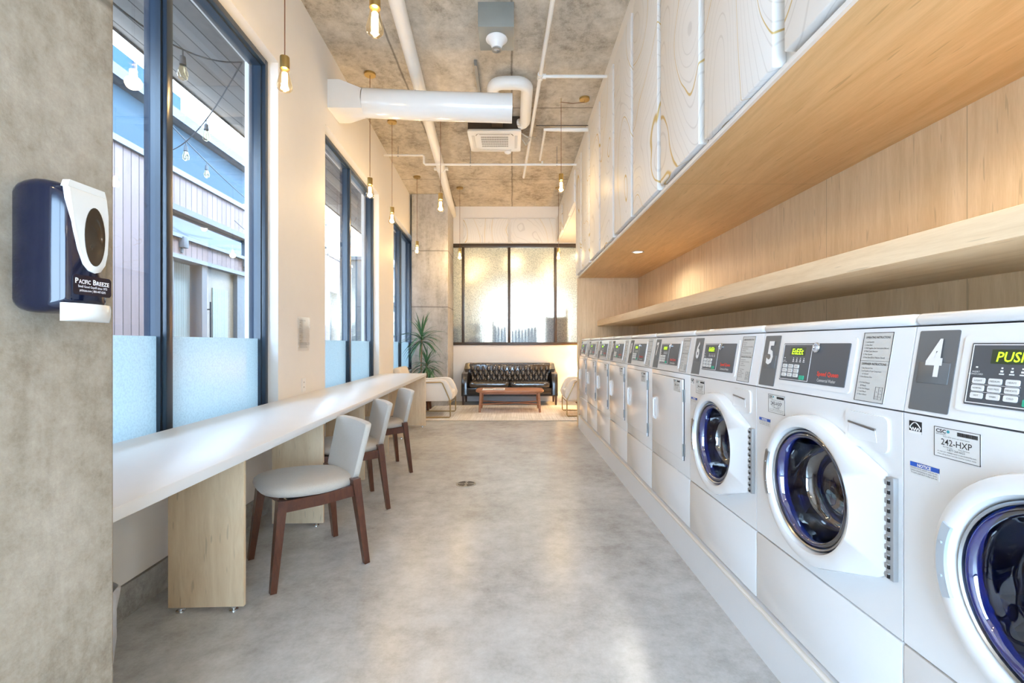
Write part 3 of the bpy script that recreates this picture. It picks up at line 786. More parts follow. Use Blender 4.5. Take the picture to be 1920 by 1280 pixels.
def dryer(num, k, label):
    yc = Y4 + PITCH * (k + .5)
    e = thing('clothes_dryer', label, 'dryer', (MX, yc, PZ), -PI / 2, 'white square-door dryers')
    MB().box(-HW, HW, 0, .70, .282, .858, .004).build('cabinet', F['white'], e)
    MB().box(-HW, HW, -.003, .70, .012, .278, .005).build('lower_panel', F['white'], e)
    f = MB()
    for x in (-.29, .29):
        for y in (.06, .6): f.cyl((x, y, 0), (x, y, .014), .02, n=12)
    f.build('feet', F['black'], e)
    console(e, num, False, '0000')
    d = MB().box(-.303, .262, -.012, -.003, .365, .828, .004, seg=3).build('door', F['white'], e)
    MB().box(-.3045, .2635, -.003, 0, .3635, .8305).build('door_gasket', F['slate'], d, 0)
    MB().box(-.254, -.214, -.015, -.011, .524, .676, .002).box(-.246, -.224, -.024, -.013, .53, .545, .003).box(-.246, -.224, -.024, -.013, .655, .67, .003).box(-.248, -.240, -.026, -.013, .53, .67, .003).build('door_handle', F['white2'], d)
    for z in (.39, .70): MB().box(.2625, .274, -.006, 0, z, z + .07, .001).cyl((.2645, -.0105, z), (.2645, -.0105, z + .07), .0035, n=8).build('hinge', F['galv2'], d)
    stickers(e, .125, .822, '24%d-HXP' % (k + 2), -.012, None, False)
    return e
far = ('7, next to washer 6', '8, second from the washers', '9, third from the washers', '10, fourth from the washers', '11, second from the far end', '12, at the far end of the row')
d0 = None
for i, t_ in enumerate(far):
    lab = 'white square-door dryer numbered ' + t_
    if d0 is None: d0 = dryer('7', 3, lab); continue
    e = copy_tree(d0); e.location = (MX, Y4 + PITCH * (3 + i + .5), PZ); e['label'] = lab
    for ch in e.children:
        if ch.name.startswith('number_plate'):
            o = ch.children[0]; num = str(7 + i)
            t2 = MB().text(num, -.278, .095, .085, -.0045, w=.042 if len(num) == 1 else .07, align='c', bold=.03, M=MC).build('numeral', F['inkw'], None, 0)
            o.data = t2.data; bpy.data.objects.remove(t2)
YE = Y4 + PITCH * 9
e = thing('washer_plinth', 'long low white plinth under the row of washers and dryers', 'plinth', (.965, (YE - 1.5) / 2, 0))
hy = (YE + .012 + 1.5) / 2
MB().box(.003, .76, -hy, hy, 0, PZ - .002, .0).build('base', F['white2'], e, 0)
MB().box(-.004, .016, -hy, hy, PZ - .014, PZ - .001, .003).build('top_edge', plain('cream_edge', (.78, .74, .68), .4), e)
e = thing('wall_shelf', 'long thick maple shelf on the plywood wall above the washers', 'shelf', (1.9, 3, 1.493))
MB().box(-.615, 0, -3.8, 3.849, 0, .08, .002).build('shelf_board', F['plyshelf'], e)
for sx_, sy, sz, lab in ((1.355, 4.9, 2.215, 'small round white downlight set in the plywood soffit'), (1.355, 1.12, 2.215, 'small round downlight in the soffit just outside the frame'), (1.355, -1.2, 2.215, 'small round fill downlight added in the soffit behind the viewer'), (1.5, 7.6, 3.39, 'small round fill downlight added under the alcove bulkhead, near the dryers'), (1.5, 8.8, 3.39, 'small round fill downlight added under the alcove bulkhead, near the back wall')):  # added for fill: the one behind the viewer and both in the alcove
  e = thing('recessed_spotlight', lab, 'downlight', (sx_, sy, sz), 0, 'soffit downlights')
  MB().lathe([(.035, 0), (.062, -.001), (.066, -.005), (.05, -.007), (.045, -.003)], 28).build('trim_ring', F['white2'], e)
  k = MB().cyl((0, 0, -.004), (0, 0, -.002), .046, n=24).build('lens', F.setdefault('dlens', F['dlens'] if 'dlens' in F else glow('downlight_lens', (1, .93, .82), 3)), e)
  ld = bpy.data.lights.new('downlight_beam', 'SPOT'); ld.energy = 32 if sz < 3 else 75; ld.color = (1, .93, .82); ld.spot_size = math.radians(165); ld.spot_blend = .6; ld.shadow_soft_size = .045
  lo = bpy.data.objects.new('downlight_beam', ld); COL.objects.link(lo); lo.parent = k; lo.location = (0, 0, -.012)

# contour panels on the bulkhead
edges = [.34, 1.005, 1.67, 2.335, 3.0, 3.665, 4.33, 5.0, 5.665, 6.33, 6.90]
nm = ('nearest the camera at the top edge', 'second from the camera, cut by the top edge', 'third from the camera', 'fourth from the camera', 'fifth from the camera', 'sixth from the camera', 'seventh from the camera', 'fourth from the far end', 'third from the far end of the row')
nm = ['first, nearest the camera', 'second from the camera', 'third from the camera', 'fourth from the camera', 'fifth from the camera', 'sixth from the camera', 'fourth from the far end', 'third from the far end', 'second from the far end', 'last, at the far end']
for i in range(10):
    a, c = edges[i], edges[i + 1]
    xf = .957; dz = (.0, .010)[i % 2]
    o = MB().box(xf, 1.009, a, c - .068, 2.236 + dz, 3.89, .006, seg=3).build('wall_panel', F['contour'])
    tag(o, 'tall white contour-lined panel on the bulkhead over the washers, ' + nm[i], 'wall panel', 'contour panels over the washers')
for i, (a, c) in enumerate(((6.97, 7.72), (7.75, 8.68), (8.71, 9.64))):
    o = MB().box((.95, .97, .95)[i], 1.009, a, c, 3.395, 3.89, .006, seg=3).build('wall_panel', F['contour'])
    tag(o, ('white contour panel on the alcove bulkhead, next to the last tall panel', 'white contour panel on the alcove bulkhead, middle of three', 'white contour panel on the alcove bulkhead, by the back wall')[i], 'wall panel', 'contour panels on the alcove bulkhead')
for x0, x1, s in ((-1.04, -.085, 'left'), (-.025, .915, 'right')):
    o = MB().box(x0, x1, YB - .04, YB, 3.385, 3.90, .006, seg=3).build('wall_panel', F['contour'])
    tag(o, 'white contour-lined panel on the back wall above the glass, %s of two' % s, 'wall panel', 'contour panels on the back wall')
# ------------------------------------------------------------------ counter along the windows
CT = .655
e = thing('window_counter', 'long white quartz counter on maple boards under the windows', 'counter', W(0, 3.9, 0), WA)
MB().box(.003, CT, 1.06 - 3.9, 6.72 - 3.9, .752, .79, .003).build('worktop', [F['quartz']], e)
for i, (s, t0, t1) in enumerate(((2.06, .172, .508), (3.03, .172, .508), (4.0, .172, .508), (4.92, .172, .508), (5.85, .172, .508), (6.68, .03, .648))):
    y = s - 3.9
    k = MB().box(t0, t1, y, y + .02, .022, .752, .0015).build('leg_board', F['ply3'], e)
    f = MB()
    for t in (t0 + .05, t1 - .05): f.lathe([(.004, .022), (.010, .022), (.010, .010), (.019, .008), (.020, .001), (.001, .001)], 14, M=Matrix.Translation((t, y + .01, 0)))
    f.build('levelling_feet', F['chrome'], k)

# dining chairs; local +y is the way a sitter faces
def chair(label, x, y, rz):
    e = thing('dining_chair', label, 'chair', (x, y, 0), rz, 'walnut dining chairs at the counter')
    def leg(p0, p1, a0, a1): MB().bar(p0, p1, a0, a1, up=(1, 0, 0)).build('leg', F['walnut'], e)
    for s in (-1, 1):
        leg((s * .238, .238, 0), (s * .205, .19, .435), (.0145, .016), (.022, .028))
        leg((s * .238, -.238, 0), (s * .205, -.185, .475), (.0145, .017), (.021, .032))
    b = MB()
    for s in (-1, 1):
        b.loft([[(s * .205 + dx, y_, z + dz) for dx, dz in ((-.012, -.032), (.012, -.032), (.012, .026), (-.012, .026))] for y_, z in ((.19, .405), (.0, .402), (-.187, .412))])
    n = 12
    b.loft([[(-.205 + .41 * i / n, .19 - .035 * math.sin(PI * i / n) + dy, .40 + .0 + dz) for dy, dz in ((-.011, -.03), (.011, -.03), (.011, .028), (-.011, .028))] for i in range(n + 1)])
    b.box(-.205, .205, -.197, -.175, .375, .43)
    b.build('seat_rail', F['walnut'], e)
    MB().box(-.198, .198, -.17, .15, .418, .432).build('seat_base', F['black'], e, 0)
    # upholstered seat: rounded, broad in front
    L = []; N = 44
    def ol(r, z, dome=0):
        P = []
        for i in range(N):
            t = 2 * PI * i / N; c, s = math.cos(t), math.sin(t)
            ex = .62 if s > 0 else .5
            px = .243 * math.copysign(abs(c) ** ex, c); py = .25 * math.copysign(abs(s) ** .72, s) + .012
            if py < 0: px *= 1 - .20 * (-py / .25)
            P.append((px * r, .012 + (py - .012) * r, z + .010 * (py / .25)))
        return P
    L = [ol(.90, .432), ol(.97, .440), ol(1, .458), ol(.985, .474), ol(.93, .486), ol(.8, .494), ol(.5, .499), ol(.2, .501)]
    MB().loft(L).build('seat', F['fabric'], e, 50)
    # backrest: wide reclined pad, top corners wider than the foot
    def bk(u, v, f):
        x = (u - .5) * 2; hw = .205 + .020 * v
        z = .458 + .312 * v
        y = -.192 - .068 * v - .030 * (1 - x * x) * (.7 + .3 * v)
        th = .021 * (1 - .25 * abs(x) ** 6)
        zz_ = z + (.035 * (x * x) * -1 + .02) * (1 - v) * -1
        return (x * hw, y + f * th, zz_)
    n, m = 16, 12; vs = []; 
    b = MB()
    def sm(v): return .012 + .976 * v
    def side(f): return [[bk(i / n, j / m, f) for i in range(n + 1)] for j in range(m + 1)]
    A, Bk = side(1), side(-1)
    ring = []
    loops = []
    for q, ins in ((-1, .975), (-.62, 1), (.62, 1), (1, .975)):
        lp = []
        for (i, j) in [(i, 0) for i in range(n)] + [(n, j) for j in range(m)] + [(i, m) for i in range(n, 0, -1)] + [(0, j) for j in range(m, 0, -1)]:
            u = .5 + (i / n - .5) * ins; v = .5 + (j / m - .5) * ins
            # rounded corners
            cu, cv = abs(u - .5) * 2, abs(v - .5) * 2
            if cu > .86 and cv > .80:
                a = (cu - .86) / .14; c_ = (cv - .80) / .20; h_ = max(1, math.hypot(a, c_))
                u = .5 + math.copysign(.86 + .14 * a / h_, u - .5) / 2; v = .5 + math.copysign(.80 + .20 * c_ / h_, v - .5) / 2
            lp.append(bk(u, v, q))
        loops.append(lp)
    b.loft(loops, False, False)
    for q in (-1, 1):
        b.grid(lambda u, v: bk(.5 + (u - .5) * .93, .5 + (v - .5) * .90, q * 1.06), n, m)
        # join the pad faces to the rim
        rim = loops[0] if q < 0 else loops[-1]
        inner = []
        for (i, j) in [(i, 0) for i in range(n)] + [(n, j) for j in range(m)] + [(i, m) for i in range(n, 0, -1)] + [(0, j) for j in range(m, 0, -1)]:
            inner.append(bk(.5 + (i / n - .5) * .93, .5 + (j / m - .5) * .90, q * 1.06))
        b.loft([rim, inner], False, False)
    b.build('backrest', F['fabric'], e, 60)
    return e
chair('walnut dining chair with oatmeal seat turned out from the counter, nearest the camera', -1.150, 2.565, math.radians(131.3))
chair('walnut dining chair with oatmeal seat, middle of the three at the counter', -1.246, 3.46, math.radians(121))
chair('walnut dining chair with oatmeal seat, farthest of three along the counter', -1.285, 4.42, math.radians(119.4))

# ------------------------------------------------------------------ soap dispenser on the near column
e = thing('soap_dispenser', 'black and white wall soap dispenser on the concrete column', 'soap dispenser', (-.872, .838, 1.275), PI / 2)
F['gblack'] = plain('navy_sheen_black_plastic', (.003, .006, .022), .1, spec=.5, coat=.3, var=0)  # black plastic; navy in the base colour stands in for blue reflection
F['gwhite'] = plain('gloss_white_plastic', (.74, .73, .70), .2, coat=.3, var=0)
def dl(ins, y, tp=0):
    return [(x, y, z) for x, z in rpoly(-.053 + ins + tp * .3, .053 - ins - tp * .6, 0 + ins, .236 - ins, .016)]
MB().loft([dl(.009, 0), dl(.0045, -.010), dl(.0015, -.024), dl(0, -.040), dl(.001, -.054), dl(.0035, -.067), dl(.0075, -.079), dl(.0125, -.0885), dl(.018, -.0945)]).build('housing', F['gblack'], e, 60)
wp = [(-.044, .222), (-.040, .195), (-.034, .155), (-.024, .115), (-.014, .09), (-.004, .0795), (.008, .076), (.020, .080), (.029, .092), (.034, .115), (.036, .150), (.036, .190), (.032, .222)]
def sh(k): return [(.004 + (x - .004) * k, .15 + (z - .15) * k) for x, z in wp]
k = MB().loft([at(wp, -.088), at(wp, -.0965), at(sh(.96), -.0985)]).loft([[(x, y, z) for x, z in ((-.044, .222), (.032, .222))] + [(x, y, z) for x, z in ((.028, .234), (-.040, .234))] for y in (-.084, -.097)]).build('face_plate', F['gwhite'], e, 40)
ov = [(.006 + .0205 * math.cos(2 * PI * i / 32), .143 + .054 * math.sin(2 * PI * i / 32)) for i in range(32)]
def os_(r, y): return [(.006 + (x - .006) * r, y, .143 + (z - .143) * r) for x, z in ov]
MB().loft([os_(1, -.0975), os_(1, -.0995), os_(.92, -.0993), os_(.6, -.1005), os_(.2, -.1012)], False, True).build('level_window', plain('smoked_window', (.03, .025, .02), .06, coat=.6, var=.3, vs=60), k)
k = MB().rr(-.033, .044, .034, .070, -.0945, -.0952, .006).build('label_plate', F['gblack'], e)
f = MB()
f.text('P', -.029, .0545, .0092, -.0957, bold=.02).text('ACIFIC', -.0222, .0545, .0072, -.0957, w=.023, bold=.02).text('B', .0055, .0545, .0092, -.0957, bold=.02).text('REEZE', .0128, .0545, .0072, -.0957, w=.026, bold=.02)
f.text('Smell Good Guys\u00ae since 1973', .0055, .0475, .0042, -.0957, w=.058, align='c', bold=.01)
f.text('pcbzusa.com | 800-447-0295', .0055, .0405, .0042, -.0957, w=.052, align='c', bold=.01)
f.build('lettering', F['inkw'], k, 0)
n = 20
def lip(z, o, i0=0): return [(-.046 + .094 * i / n, -.088 - o * math.sin(PI * i / n) ** .6, z) for i in range(n + 1)] + [(.046, -.083, z), (-.044, -.083, z)]
MB().loft([lip(.018, .020), lip(.010, .024), lip(-.004, .022), lip(-.012, .014), lip(-.014, .006)]).build('push_bar', F['gwhite'], e, 50)

# waste bin below the counter
e = thing('waste_bin', 'small bin with white liner under the counter, half hidden by the column', 'waste bin', (-1.385, 1.38, 0))
MB().lathe([(.001, 0), (.108, 0), (.112, .012), (.136, .40), (.130, .40), (.106, .02), (.001, .02)], 28).build('bin_body', plain('navy_plastic', (.02, .03, .06), .4, var=.1), e)
f = MB(); L = []
for z, r, wv in ((.385, .128, 0), (.43, .136, .002), (.437, .142, .003), (.428, .148, .004), (.405, .147, .004), (.36, .142, .005), (.28, .136, .006), (.2, .130, .006), (.13, .125, .007)):
    L.append([((r + wv * math.sin(9 * q * 2 * PI / 54 + z * 30)) * math.cos(2 * PI * q / 54), (r + wv * math.sin(9 * q * 2 * PI / 54 + z * 30)) * math.sin(2 * PI * q / 54), z + (.012 * math.sin(5 * q * 2 * PI / 54) if wv else 0) * (.2 if z > .4 else 1)) for q in range(54)])
f.loft(L, False, False).build('bin_liner', plain('pale_liner', (.50, .51, .54), .3, var=.25, vs=30), e)

# notice and outlet on the left wall
e = thing('wall_notice', 'clear framed notice sheet on the wall between two windows', 'notice', W(0, 3.95, 1.16), WA)
MB().box(.002, .008, -.12, .12, 0, .295, .001).build('acrylic_frame', F['acrylic'], e, 0)
k = MB().box(.0005, .002, -.105, .105, .012, .283).build('sheet', plain('notice_paper', (.80, .79, .77), .7, var=0), e, 0)
f = MB(Matrix.Rotation(PI / 2, 4, 'Z'))
for s, z, h in (('LAUNDRY ROOM', .258, .011), ('HOURS', .243, .007), ('Open daily', .222, .006), ('6 AM to 11 PM', .212, .006), ('RULES', .19, .008), ('Remove clothes promptly', .178, .005), ('Clean the lint screen', .168, .005), ('Do not overload machines', .158, .005), ('SERVICE', .13, .007), ('Call the number on machine', .118, .005), ('PAYMENT', .085, .007)):
    f.text(s, -.085, z, h, -.0024)
for i in range(6): f.box(-.085, .06 + .01 * (i % 3), -.0026, -.002, .07 - i * .008, .072 - i * .008)
f.build('lettering', F['grey'], k, 0)
e = thing('power_outlet', 'white power outlet on the wall just above the counter', 'outlet', W(0, 3.95, .812), WA)
k = MB(Matrix.Rotation(PI / 2, 4, 'Z')).rr(-.036, .036, 0, .115, 0, -.006, .005).build('cover_plate', F['white2'], e)
f = MB(Matrix.Rotation(PI / 2, 4, 'Z'))
for z in (.03, .072): f.box(-.008, -.005, -.0066, -.006, z, z + .012).box(.005, .008, -.0066, -.006, z, z + .012)
f.build('sockets', F['black'], k, 0)

# ------------------------------------------------------------------ pendants
PW = 16
def pendant(label, x, y, zb=2.81, cx=None, pw=None):
    e = thing('pendant_light', label, 'pendant light', (x if cx is None else cx, y, CZ), 0, 'brass pendants with bare bulbs')
    ox = 0 if cx is None else x - cx
    MB().cyl((0, 0, 0), (0, 0, -.022), .062, .060, 28).build('ceiling_canopy', F['brass'], e)
    top = zb + .215 - CZ
    pts = [(0, 0, -.02), (0, 0, top + .02)] if cx is None else [(0, 0, -.02), (0, 0, -.045), (ox * .5, 0, -.062), (ox, 0, -.045), (ox, 0, -.1), (ox, 0, top + .02)]
    MB().tube(pts, .0035, 6).build('cord', F['cord'], e)
    if cx is not None: MB().tube([(ox, 0, 0), (ox, 0, -.045), (ox - .012, 0, -.055)], .003, 6).build('ceiling_hook', F['brass'], e)
    M = Matrix.Translation((ox, 0, top))
    MB(M).lathe([(.002, .004), (.0275, .004), (.0285, -.002), (.0285, -.072), (.024, -.075), (.002, -.075)], 20).build('lamp_socket', F['brass'], e)
    b = MB(M).lathe([(.022, -.072), (.025, -.085), (.030, -.11), (.041, -.155), (.046, -.178), (.043, -.198), (.030, -.210), (.012, -.2145), (.001, -.215)], 20).build('bulb_glass', F['bulbglass'], e)
    MB(M).lathe([(.013, -.095), (.0165, -.10), (.0165, -.172), (.010, -.18), (.002, -.18)], 12, cap0=True).build('filament', F['filament'], b)
    ld = bpy.data.lights.new('bulb_light', 'POINT'); ld.energy = pw or PW; ld.color = (1, .72, .40); ld.shadow_soft_size = .04
    lo = bpy.data.objects.new('bulb_light', ld); COL.objects.link(lo); lo.parent = b; lo.location = (ox, 0, top - .20 + .02)
    return e
pendant('brass pendant with a bare bulb beside the nearest window, largest on the left', -1.433, 2.87, pw=12)
pendant('brass pendant with a bare bulb cut by the top edge, nearest the camera', -.708, 2.35)
pendant('brass pendant in front of the middle window, cord passing behind the white duct', -1.548, 4.96, pw=12)
pendant('brass pendant over the counter just beyond the middle window', -1.587, 6.02)
pendant('brass pendant in front of the far concrete column', -1.671, 8.01, pw=13)
pendant('brass pendant in the middle of the room, canopy hidden by the white duct', -.859, 5.47)
pendant('brass pendant before the left mullion of the textured glass', -.985, 8.58, pw=20)
pendant('brass pendant swagged from a ceiling hook beside the contour panels', .589, 5.46, 3.04, .87, 5)
pendant('brass pendant before the right mullion of the textured glass', .877, 8.58, pw=22)
pendant('brass pendant added behind the viewer on the left for fill light', -.9, -.9)  # unseen pendant added behind the camera for fill light
pendant('brass pendant added behind the viewer on the right for fill light', .4, -1.2)  # second unseen pendant, added for the same fill

# ------------------------------------------------------------------ ceiling services
def solo(name, mb, m, label, cat, group=None, smooth=40):
    return tag(mb.build(name, m, None, smooth), label, cat, group)
e = thing('drain_pipe', 'thick white pipe running the length of the ceiling', 'pipe', (-.735, 0, 3.985))
MB().tube([(.128, -2.39, 0), (-.0535 * YB, YB, 0)], .064, 24).build('pipe', F['pipe'], e)
y = 7.19; f = MB().tube([(-.0535 * (y - .035), y - .035, 0), (-.0535 * (y + .035), y + .035, 0)], .074, 24)
for s in (-1, 1): f.box(-.0535 * y + s * .09 - .02, -.0535 * y + s * .09 + .02, y - .03, y + .03, -.015, .015)
f.build('coupling', F['pipe'], e)
f = MB()
for y in (1.2, 5.9, 8.6): f.cyl((-.0535 * y, y, .06), (-.0535 * y, y, CZ - 3.985), .005, n=6)
f.build('hanger_rods', F['galv2'], e)
e = thing('sprinkler_main', 'thin white pipe along the right of the ceiling with a side branch', 'pipe', (.3, 4.83, 4.06))
MB().tube([(.25, -7.2, 0), (0, 0, 0), (-.10, 2.93, 0)], .021, 14).build('pipe', F['pipe'], e)
MB().tube([(0, 0, 0), (.71, 0, 0)], .017, 12).build('branch_pipe', F['pipe'], e)
MB().cyl((0, -.05, 0), (0, .05, 0), .030, n=14).cyl((0, 0, 0), (.06, 0, 0), .026, n=14).cyl((.0, 0, -.035), (0, 0, .035), .02, n=10).build('tee_fitting', F['pipe'], e)
e = thing('sprinkler_branch', 'thin white pipe crossing the ceiling from wall to wall with a step', 'pipe', (-.2, 6.79, 3.897))
MB().tube([(-1.715, 0, .141), (-1.133, 0, .141), (-1.113, 0, .121), (-1.113, 0, .02), (-1.093, 0, 0), (1.209, 0, 0)], .0165, 12).build('pipe', F['pipe'], e)
f = MB()
for x in (-.42, .87, -1.5): f.cyl((x, 0, .0 if x > -1.3 else .141), (x, 0, CZ - 3.897), .005, n=6).cyl((x, 0, -.02 if x > -1.3 else .117), (x, 0, .03 if x > -1.3 else .16), .010, n=8)
f.build('hanger_rods', F['galv2'], e)
MB().cyl((.65, -.0, .0), (.65, 0, .05), .014, n=10).build('sprinkler_head', F['pipe'], e)
# duct
e = thing('air_duct', 'large glossy white round duct flaring into the left wall', 'duct', (-.9, 4.72, 3.69))
MB().tube([(-.62, -.025, .015), (-.1, -.005, .0), (.0, 0, -.002), (.9, .03, -.012)], .141, 40, cap=False).tube([(.9, .03, -.012), (.885, .03, -.012)], [.141, .136], 40, cap=False).tube([(-.1, -.005, 0), (-.085, -.005, 0)], .1435, 40, cap=False).build('round_duct', F['duct'], e, 60)
wx0 = WX - .04 * 4.68 + .9
n = 40; sq = []
for i in range(n):
    t = 2 * PI * i / n; c, s = math.cos(t), math.sin(t); m_ = max(abs(c), abs(s))
    sq.append((wx0, -.04 + .162 * c / m_, .02 + .141 * s / m_))
rd = [(-.62, -.025 + .141 * math.cos(2 * PI * i / n), .015 + .141 * math.sin(2 * PI * i / n)) for i in range(n)]
sq2 = [(wx0 + .12, p[1] * 1.0, p[2]) for p in sq]
MB().loft([sq, sq2, rd], False, False).build('flare', F['duct'], e, 30)
# looped pipe beside the cassette
def arc(c, r, a0, a1, n=8): return [(c[0] + r * math.cos(math.radians(a0 + (a1 - a0) * i / n)), c[1] + r * math.sin(math.radians(a0 + (a1 - a0) * i / n)), 0) for i in range(n + 1)]
e = thing('looped_pipe', 'white U shaped insulated pipe looping behind the duct', 'pipe', (-.022, 4.97, 4.072))
MB().tube([(-.19, .62, 0)] + arc((-.07, .12), .12, 180, 270) + arc((.07, .12), .12, 270, 360) + [(.19, .80, 0), (.186, .86, 0), (.165, .91, 0), (.12, .94, 0)], .068, 24).build('pipe', F['pipe'], e)
# ceiling cassette
e = thing('ceiling_cassette', 'white ceiling air conditioner cassette with a slotted grille', 'air conditioner', (-.23, 6.185, 3.965))
MB().box(-.34, .34, -.30, .30, .02, CZ - 3.965 - .005).box(-.03, .11, -.59, -.30, .05, CZ - 3.965 - .01).build('unit_body', plain('dark_unit', (.045, .032, .022), .6, var=.2), e, 0)
pl = rpoly(-.35, .35, -.315, .315, .03)
def ps(k, z): return [(x * k, y * k, z) for x, y in pl]
k = MB().loft([ps(.99, .03), ps(1, .02), ps(1, .004), ps(.985, 0)]).build('face_panel', F['white2'], e)
f = MB()
for r in range(5):
    for c in range(26): f.box(-.18 + c * .014, -.1745 + c * .014, -.165 + r * .068, -.125 + r * .068, -.0025, .001)
f.box(-.20, .20, -.235, -.222, -.0025, .001)
f.build('grille_slots', plain('slot_shadow', (.03, .025, .022), .8, var=0), k, 0)
f = MB()
for s in (-1, 1): f.box(s * .285 - .018, s * .285 + .018, -.19, .19, -.006, .001, .003)
f.box(-.22, .22, -.262, -.237, -.006, .001, .003).box(-.22, .22, .237, .262, -.006, .001, .003)
f.build('louvres', plain('louvre', (.66, .67, .68), .4, var=0), k)
f = MB().tube([p[:2] + (-.002,) for p in [(-.245, -.19), (-.235, -.225), (-.21, -.24)]], .004, 6).tube([(.245, -.19, -.002), (.235, -.225, -.002), (.21, -.24, -.002)], .004, 6)
f.build('vane_gaps', F['black'], k)
MB().lathe([(.001, -.028), (.02, -.026), (.045, -.012), (.05, 0)], 16, M=Matrix.Translation((.17, .33, .0))).build('sensor_eye', F['white2'], e)
f = MB()
for q in ([(.34, -.2, .10), (.40, -.25, .14), (.38, -.33, .06), (.30, -.36, .05)], [(.34, -.1, .08), (.44, -.1, .02), (.46, .0, .06), (.55, .1, .12)], [(.34, .0, .08), (.42, .05, -.02), (.48, .1, .08), (.56, .14, .14)]):
    f.tube(q, .008, 8)
f.build('cables', plain('cable_grey', (.6, .58, .52), .5, var=0), e)
# condensate pipe and short drop
e = thing('condensate_pipe', 'white capped pipe from the cassette to the bulkhead wall', 'pipe', (.42, 6.05, 4.07))
MB().tube([(0, 0, 0), (.3, 0, 0), (.59, 0, 0)], [.018, .028, .028], 14).build('pipe', F['pipe'], e)
MB().tube([(.02, 0, 0), (.015, 1.0, -.0)], .017, 12).build('branch_pipe', F['pipe'], e)
MB().tube([(-.1, -.02, .045), (.15, -.01, .05), (.59, -.01, .05)], .005, 6).build('wire', F['black'], e)
solo('ceiling_strut', MB().box(-.395, -.365, 4.72, 5.35, CZ - .045, CZ).cyl((-.38, 4.73, CZ - .06), (-.38, 4.73, CZ), .012, n=8), F['galv2'], 'short grey steel strut channel on the ceiling beside the duct', 'strut')
# speaker box
e = thing('ceiling_speaker', 'grey metal box with a white cone speaker on the ceiling', 'speaker', (-.138, 4.08, CZ))
MB().box(-.156, .156, -.16, .16, -.215, 0, .003).build('back_box', F['galv'], e)
MB().lathe([(.095, -.2151), (.097, -.221), (.088, -.226), (.06, -.258), (.044, -.292), (.040, -.298), (.001, -.30)], 32).build('speaker_cone', F['white2'], e)
MB().box(.0, .03, .02, .05, -.306, -.295, .003).lathe([(.036, -.30), (.045, -.302), (.044, -.308), (.03, -.31)], 20, M=Matrix.Translation((.0, .012, 0))).build('sensor_clip', F['galv2'], e)
# floor drain
e = thing('floor_drain', 'round slotted metal drain set in the concrete floor', 'drain', (-.40, 3.97, 0))
MB().lathe([(.087, .0005), (.087, .003), (.08, .004), (.0, .004)], 36, cap1=False).build('drain_plate', plain('worn_steel', (.36, .37, .38), .35, .7, var=.15), e)
f = MB()
for r in (.026, .040, .054, .068):
    for q in range(4):
        A = [math.radians(q * 90 + 12 + 66 * i / 10) for i in range(11)]
        f.loft([[(rr_ * math.cos(a), rr_ * math.sin(a), .0046) for rr_ in (r - .0052, r + .0052)] for a in A], False, False, closed=False)
f.build('drain_slots', F['black'], e, 0, recalc=False)

# ------------------------------------------------------------------ seating area
e = thing('area_rug', 'large pale ribbed rug under the coffee table', 'rug', (-.0, 8.1, 0))
t = NT('rug_weave'); p = t.obj((1, 1, 1))
st = t.noise(t.obj((60, 1.2, 1)), 1.0, 3, .6); st2 = t.noise(t.obj((3, 90, 1)), 1, 2); big = t.noise(p, 2.2, 4, .6)
c = t.mix(t.ramp(t.math('ADD', t.math('MULTIPLY', st, .55), t.math('MULTIPLY', big, .45)), [(.42, (0, 0, 0)), (.6, (1, 1, 1))]), (.60, .55, .48), (.84, .80, .74))
F['rug'] = t.bsdf(c, .95, 0, .1, t.bump(st2, .5, .006), 0, .2)
MB().box(-1.52, 1.65, -.87, .92, .001, .012, .004).build('pile', F['rug'], e)
MB().box(-1.525, 1.655, -.876, -.868, .001, .010).build('bound_edge', plain('rug_binding', (.40, .35, .29), .9), e, 0)

sx, sy = -.048, 9.05
e = thing('sofa', 'black tufted leather sofa with two seat cushions against the back wall', 'sofa', (sx, sy, 0))
b = MB().box(-.90, .90, .03, .62, .20, .345, .015)
b.build('base', F['leather'], e)
MB().box(-.96, .96, .0, .64, .185, .212, .004).build('base_rail', F['black'], e)
for s in (-1, 1):
    # arm: side profile in y,z
    pr = [(.0, .21), (.0, .40), (.02, .56), (.06, .625), (.12, .645), (.30, .66), (.42, .70), (.50, .82), (.66, .83), (.66, .21)]
    L = []
    for x, ins in ((.845, .985), (.86, 1), (.945, 1), (.96, .985)):
        L.append([(s * (x - (.035 * max(0, (z - .64) / .19))), .33 + (y - .33) * ins, .5 + (z - .5) * ins) for y, z in pr])
    MB().loft(L).build('arm', F['leather'], e, 35)
# tufted back
nu, nv = 176, 48
def tuft(u, v):
    x = -.83 + 1.66 * u; z = .44 + .385 * v
    a = x / .1106 + z / .205; c_ = x / .1106 - z / .205
    h = (abs(math.sin(PI * a)) * abs(math.sin(PI * c_))) ** .42
    edge = min(1, (1 - v) / .07) * min(1, u / .02) * min(1, (1 - u) / .02)
    d = .06 * h * edge
    return (x, .43 + .09 * v - d - .012 * edge, z)
b = MB().grid(tuft, nu, nv)
b.box(-.845, .845, .45, .66, .44, .805, .015).loft([[(x, .505 + .02 * math.cos(t_), .81 + .02 * math.sin(t_)) for t_ in [2 * PI * q / 10 for q in range(10)]] for x in (-.84, .84)])
b.box(-.845, .845, .50, .66, .79, .828, .012)
for j in range(3):
    for i in range(-8, 9):
        z = (.5 + .205 * 0) ; 
        zz_ = .205 * (j + 2.5 + (0 if True else 0))
bt = b.build('tufted_back', F['leather2'], e, 80)
k = MB()
for m_ in range(4, 9):
    z = .205 * m_ / 2
    if not .47 < z < .80: continue
    for i in range(-8, 9):
        x = .1106 * (i + (.5 if m_ % 2 else 0))
        if abs(x) < .80:
            v = (z - .44) / .385
            k.ball((x, .43 + .09 * v - .010, z), (.011, .008, .011), 8)
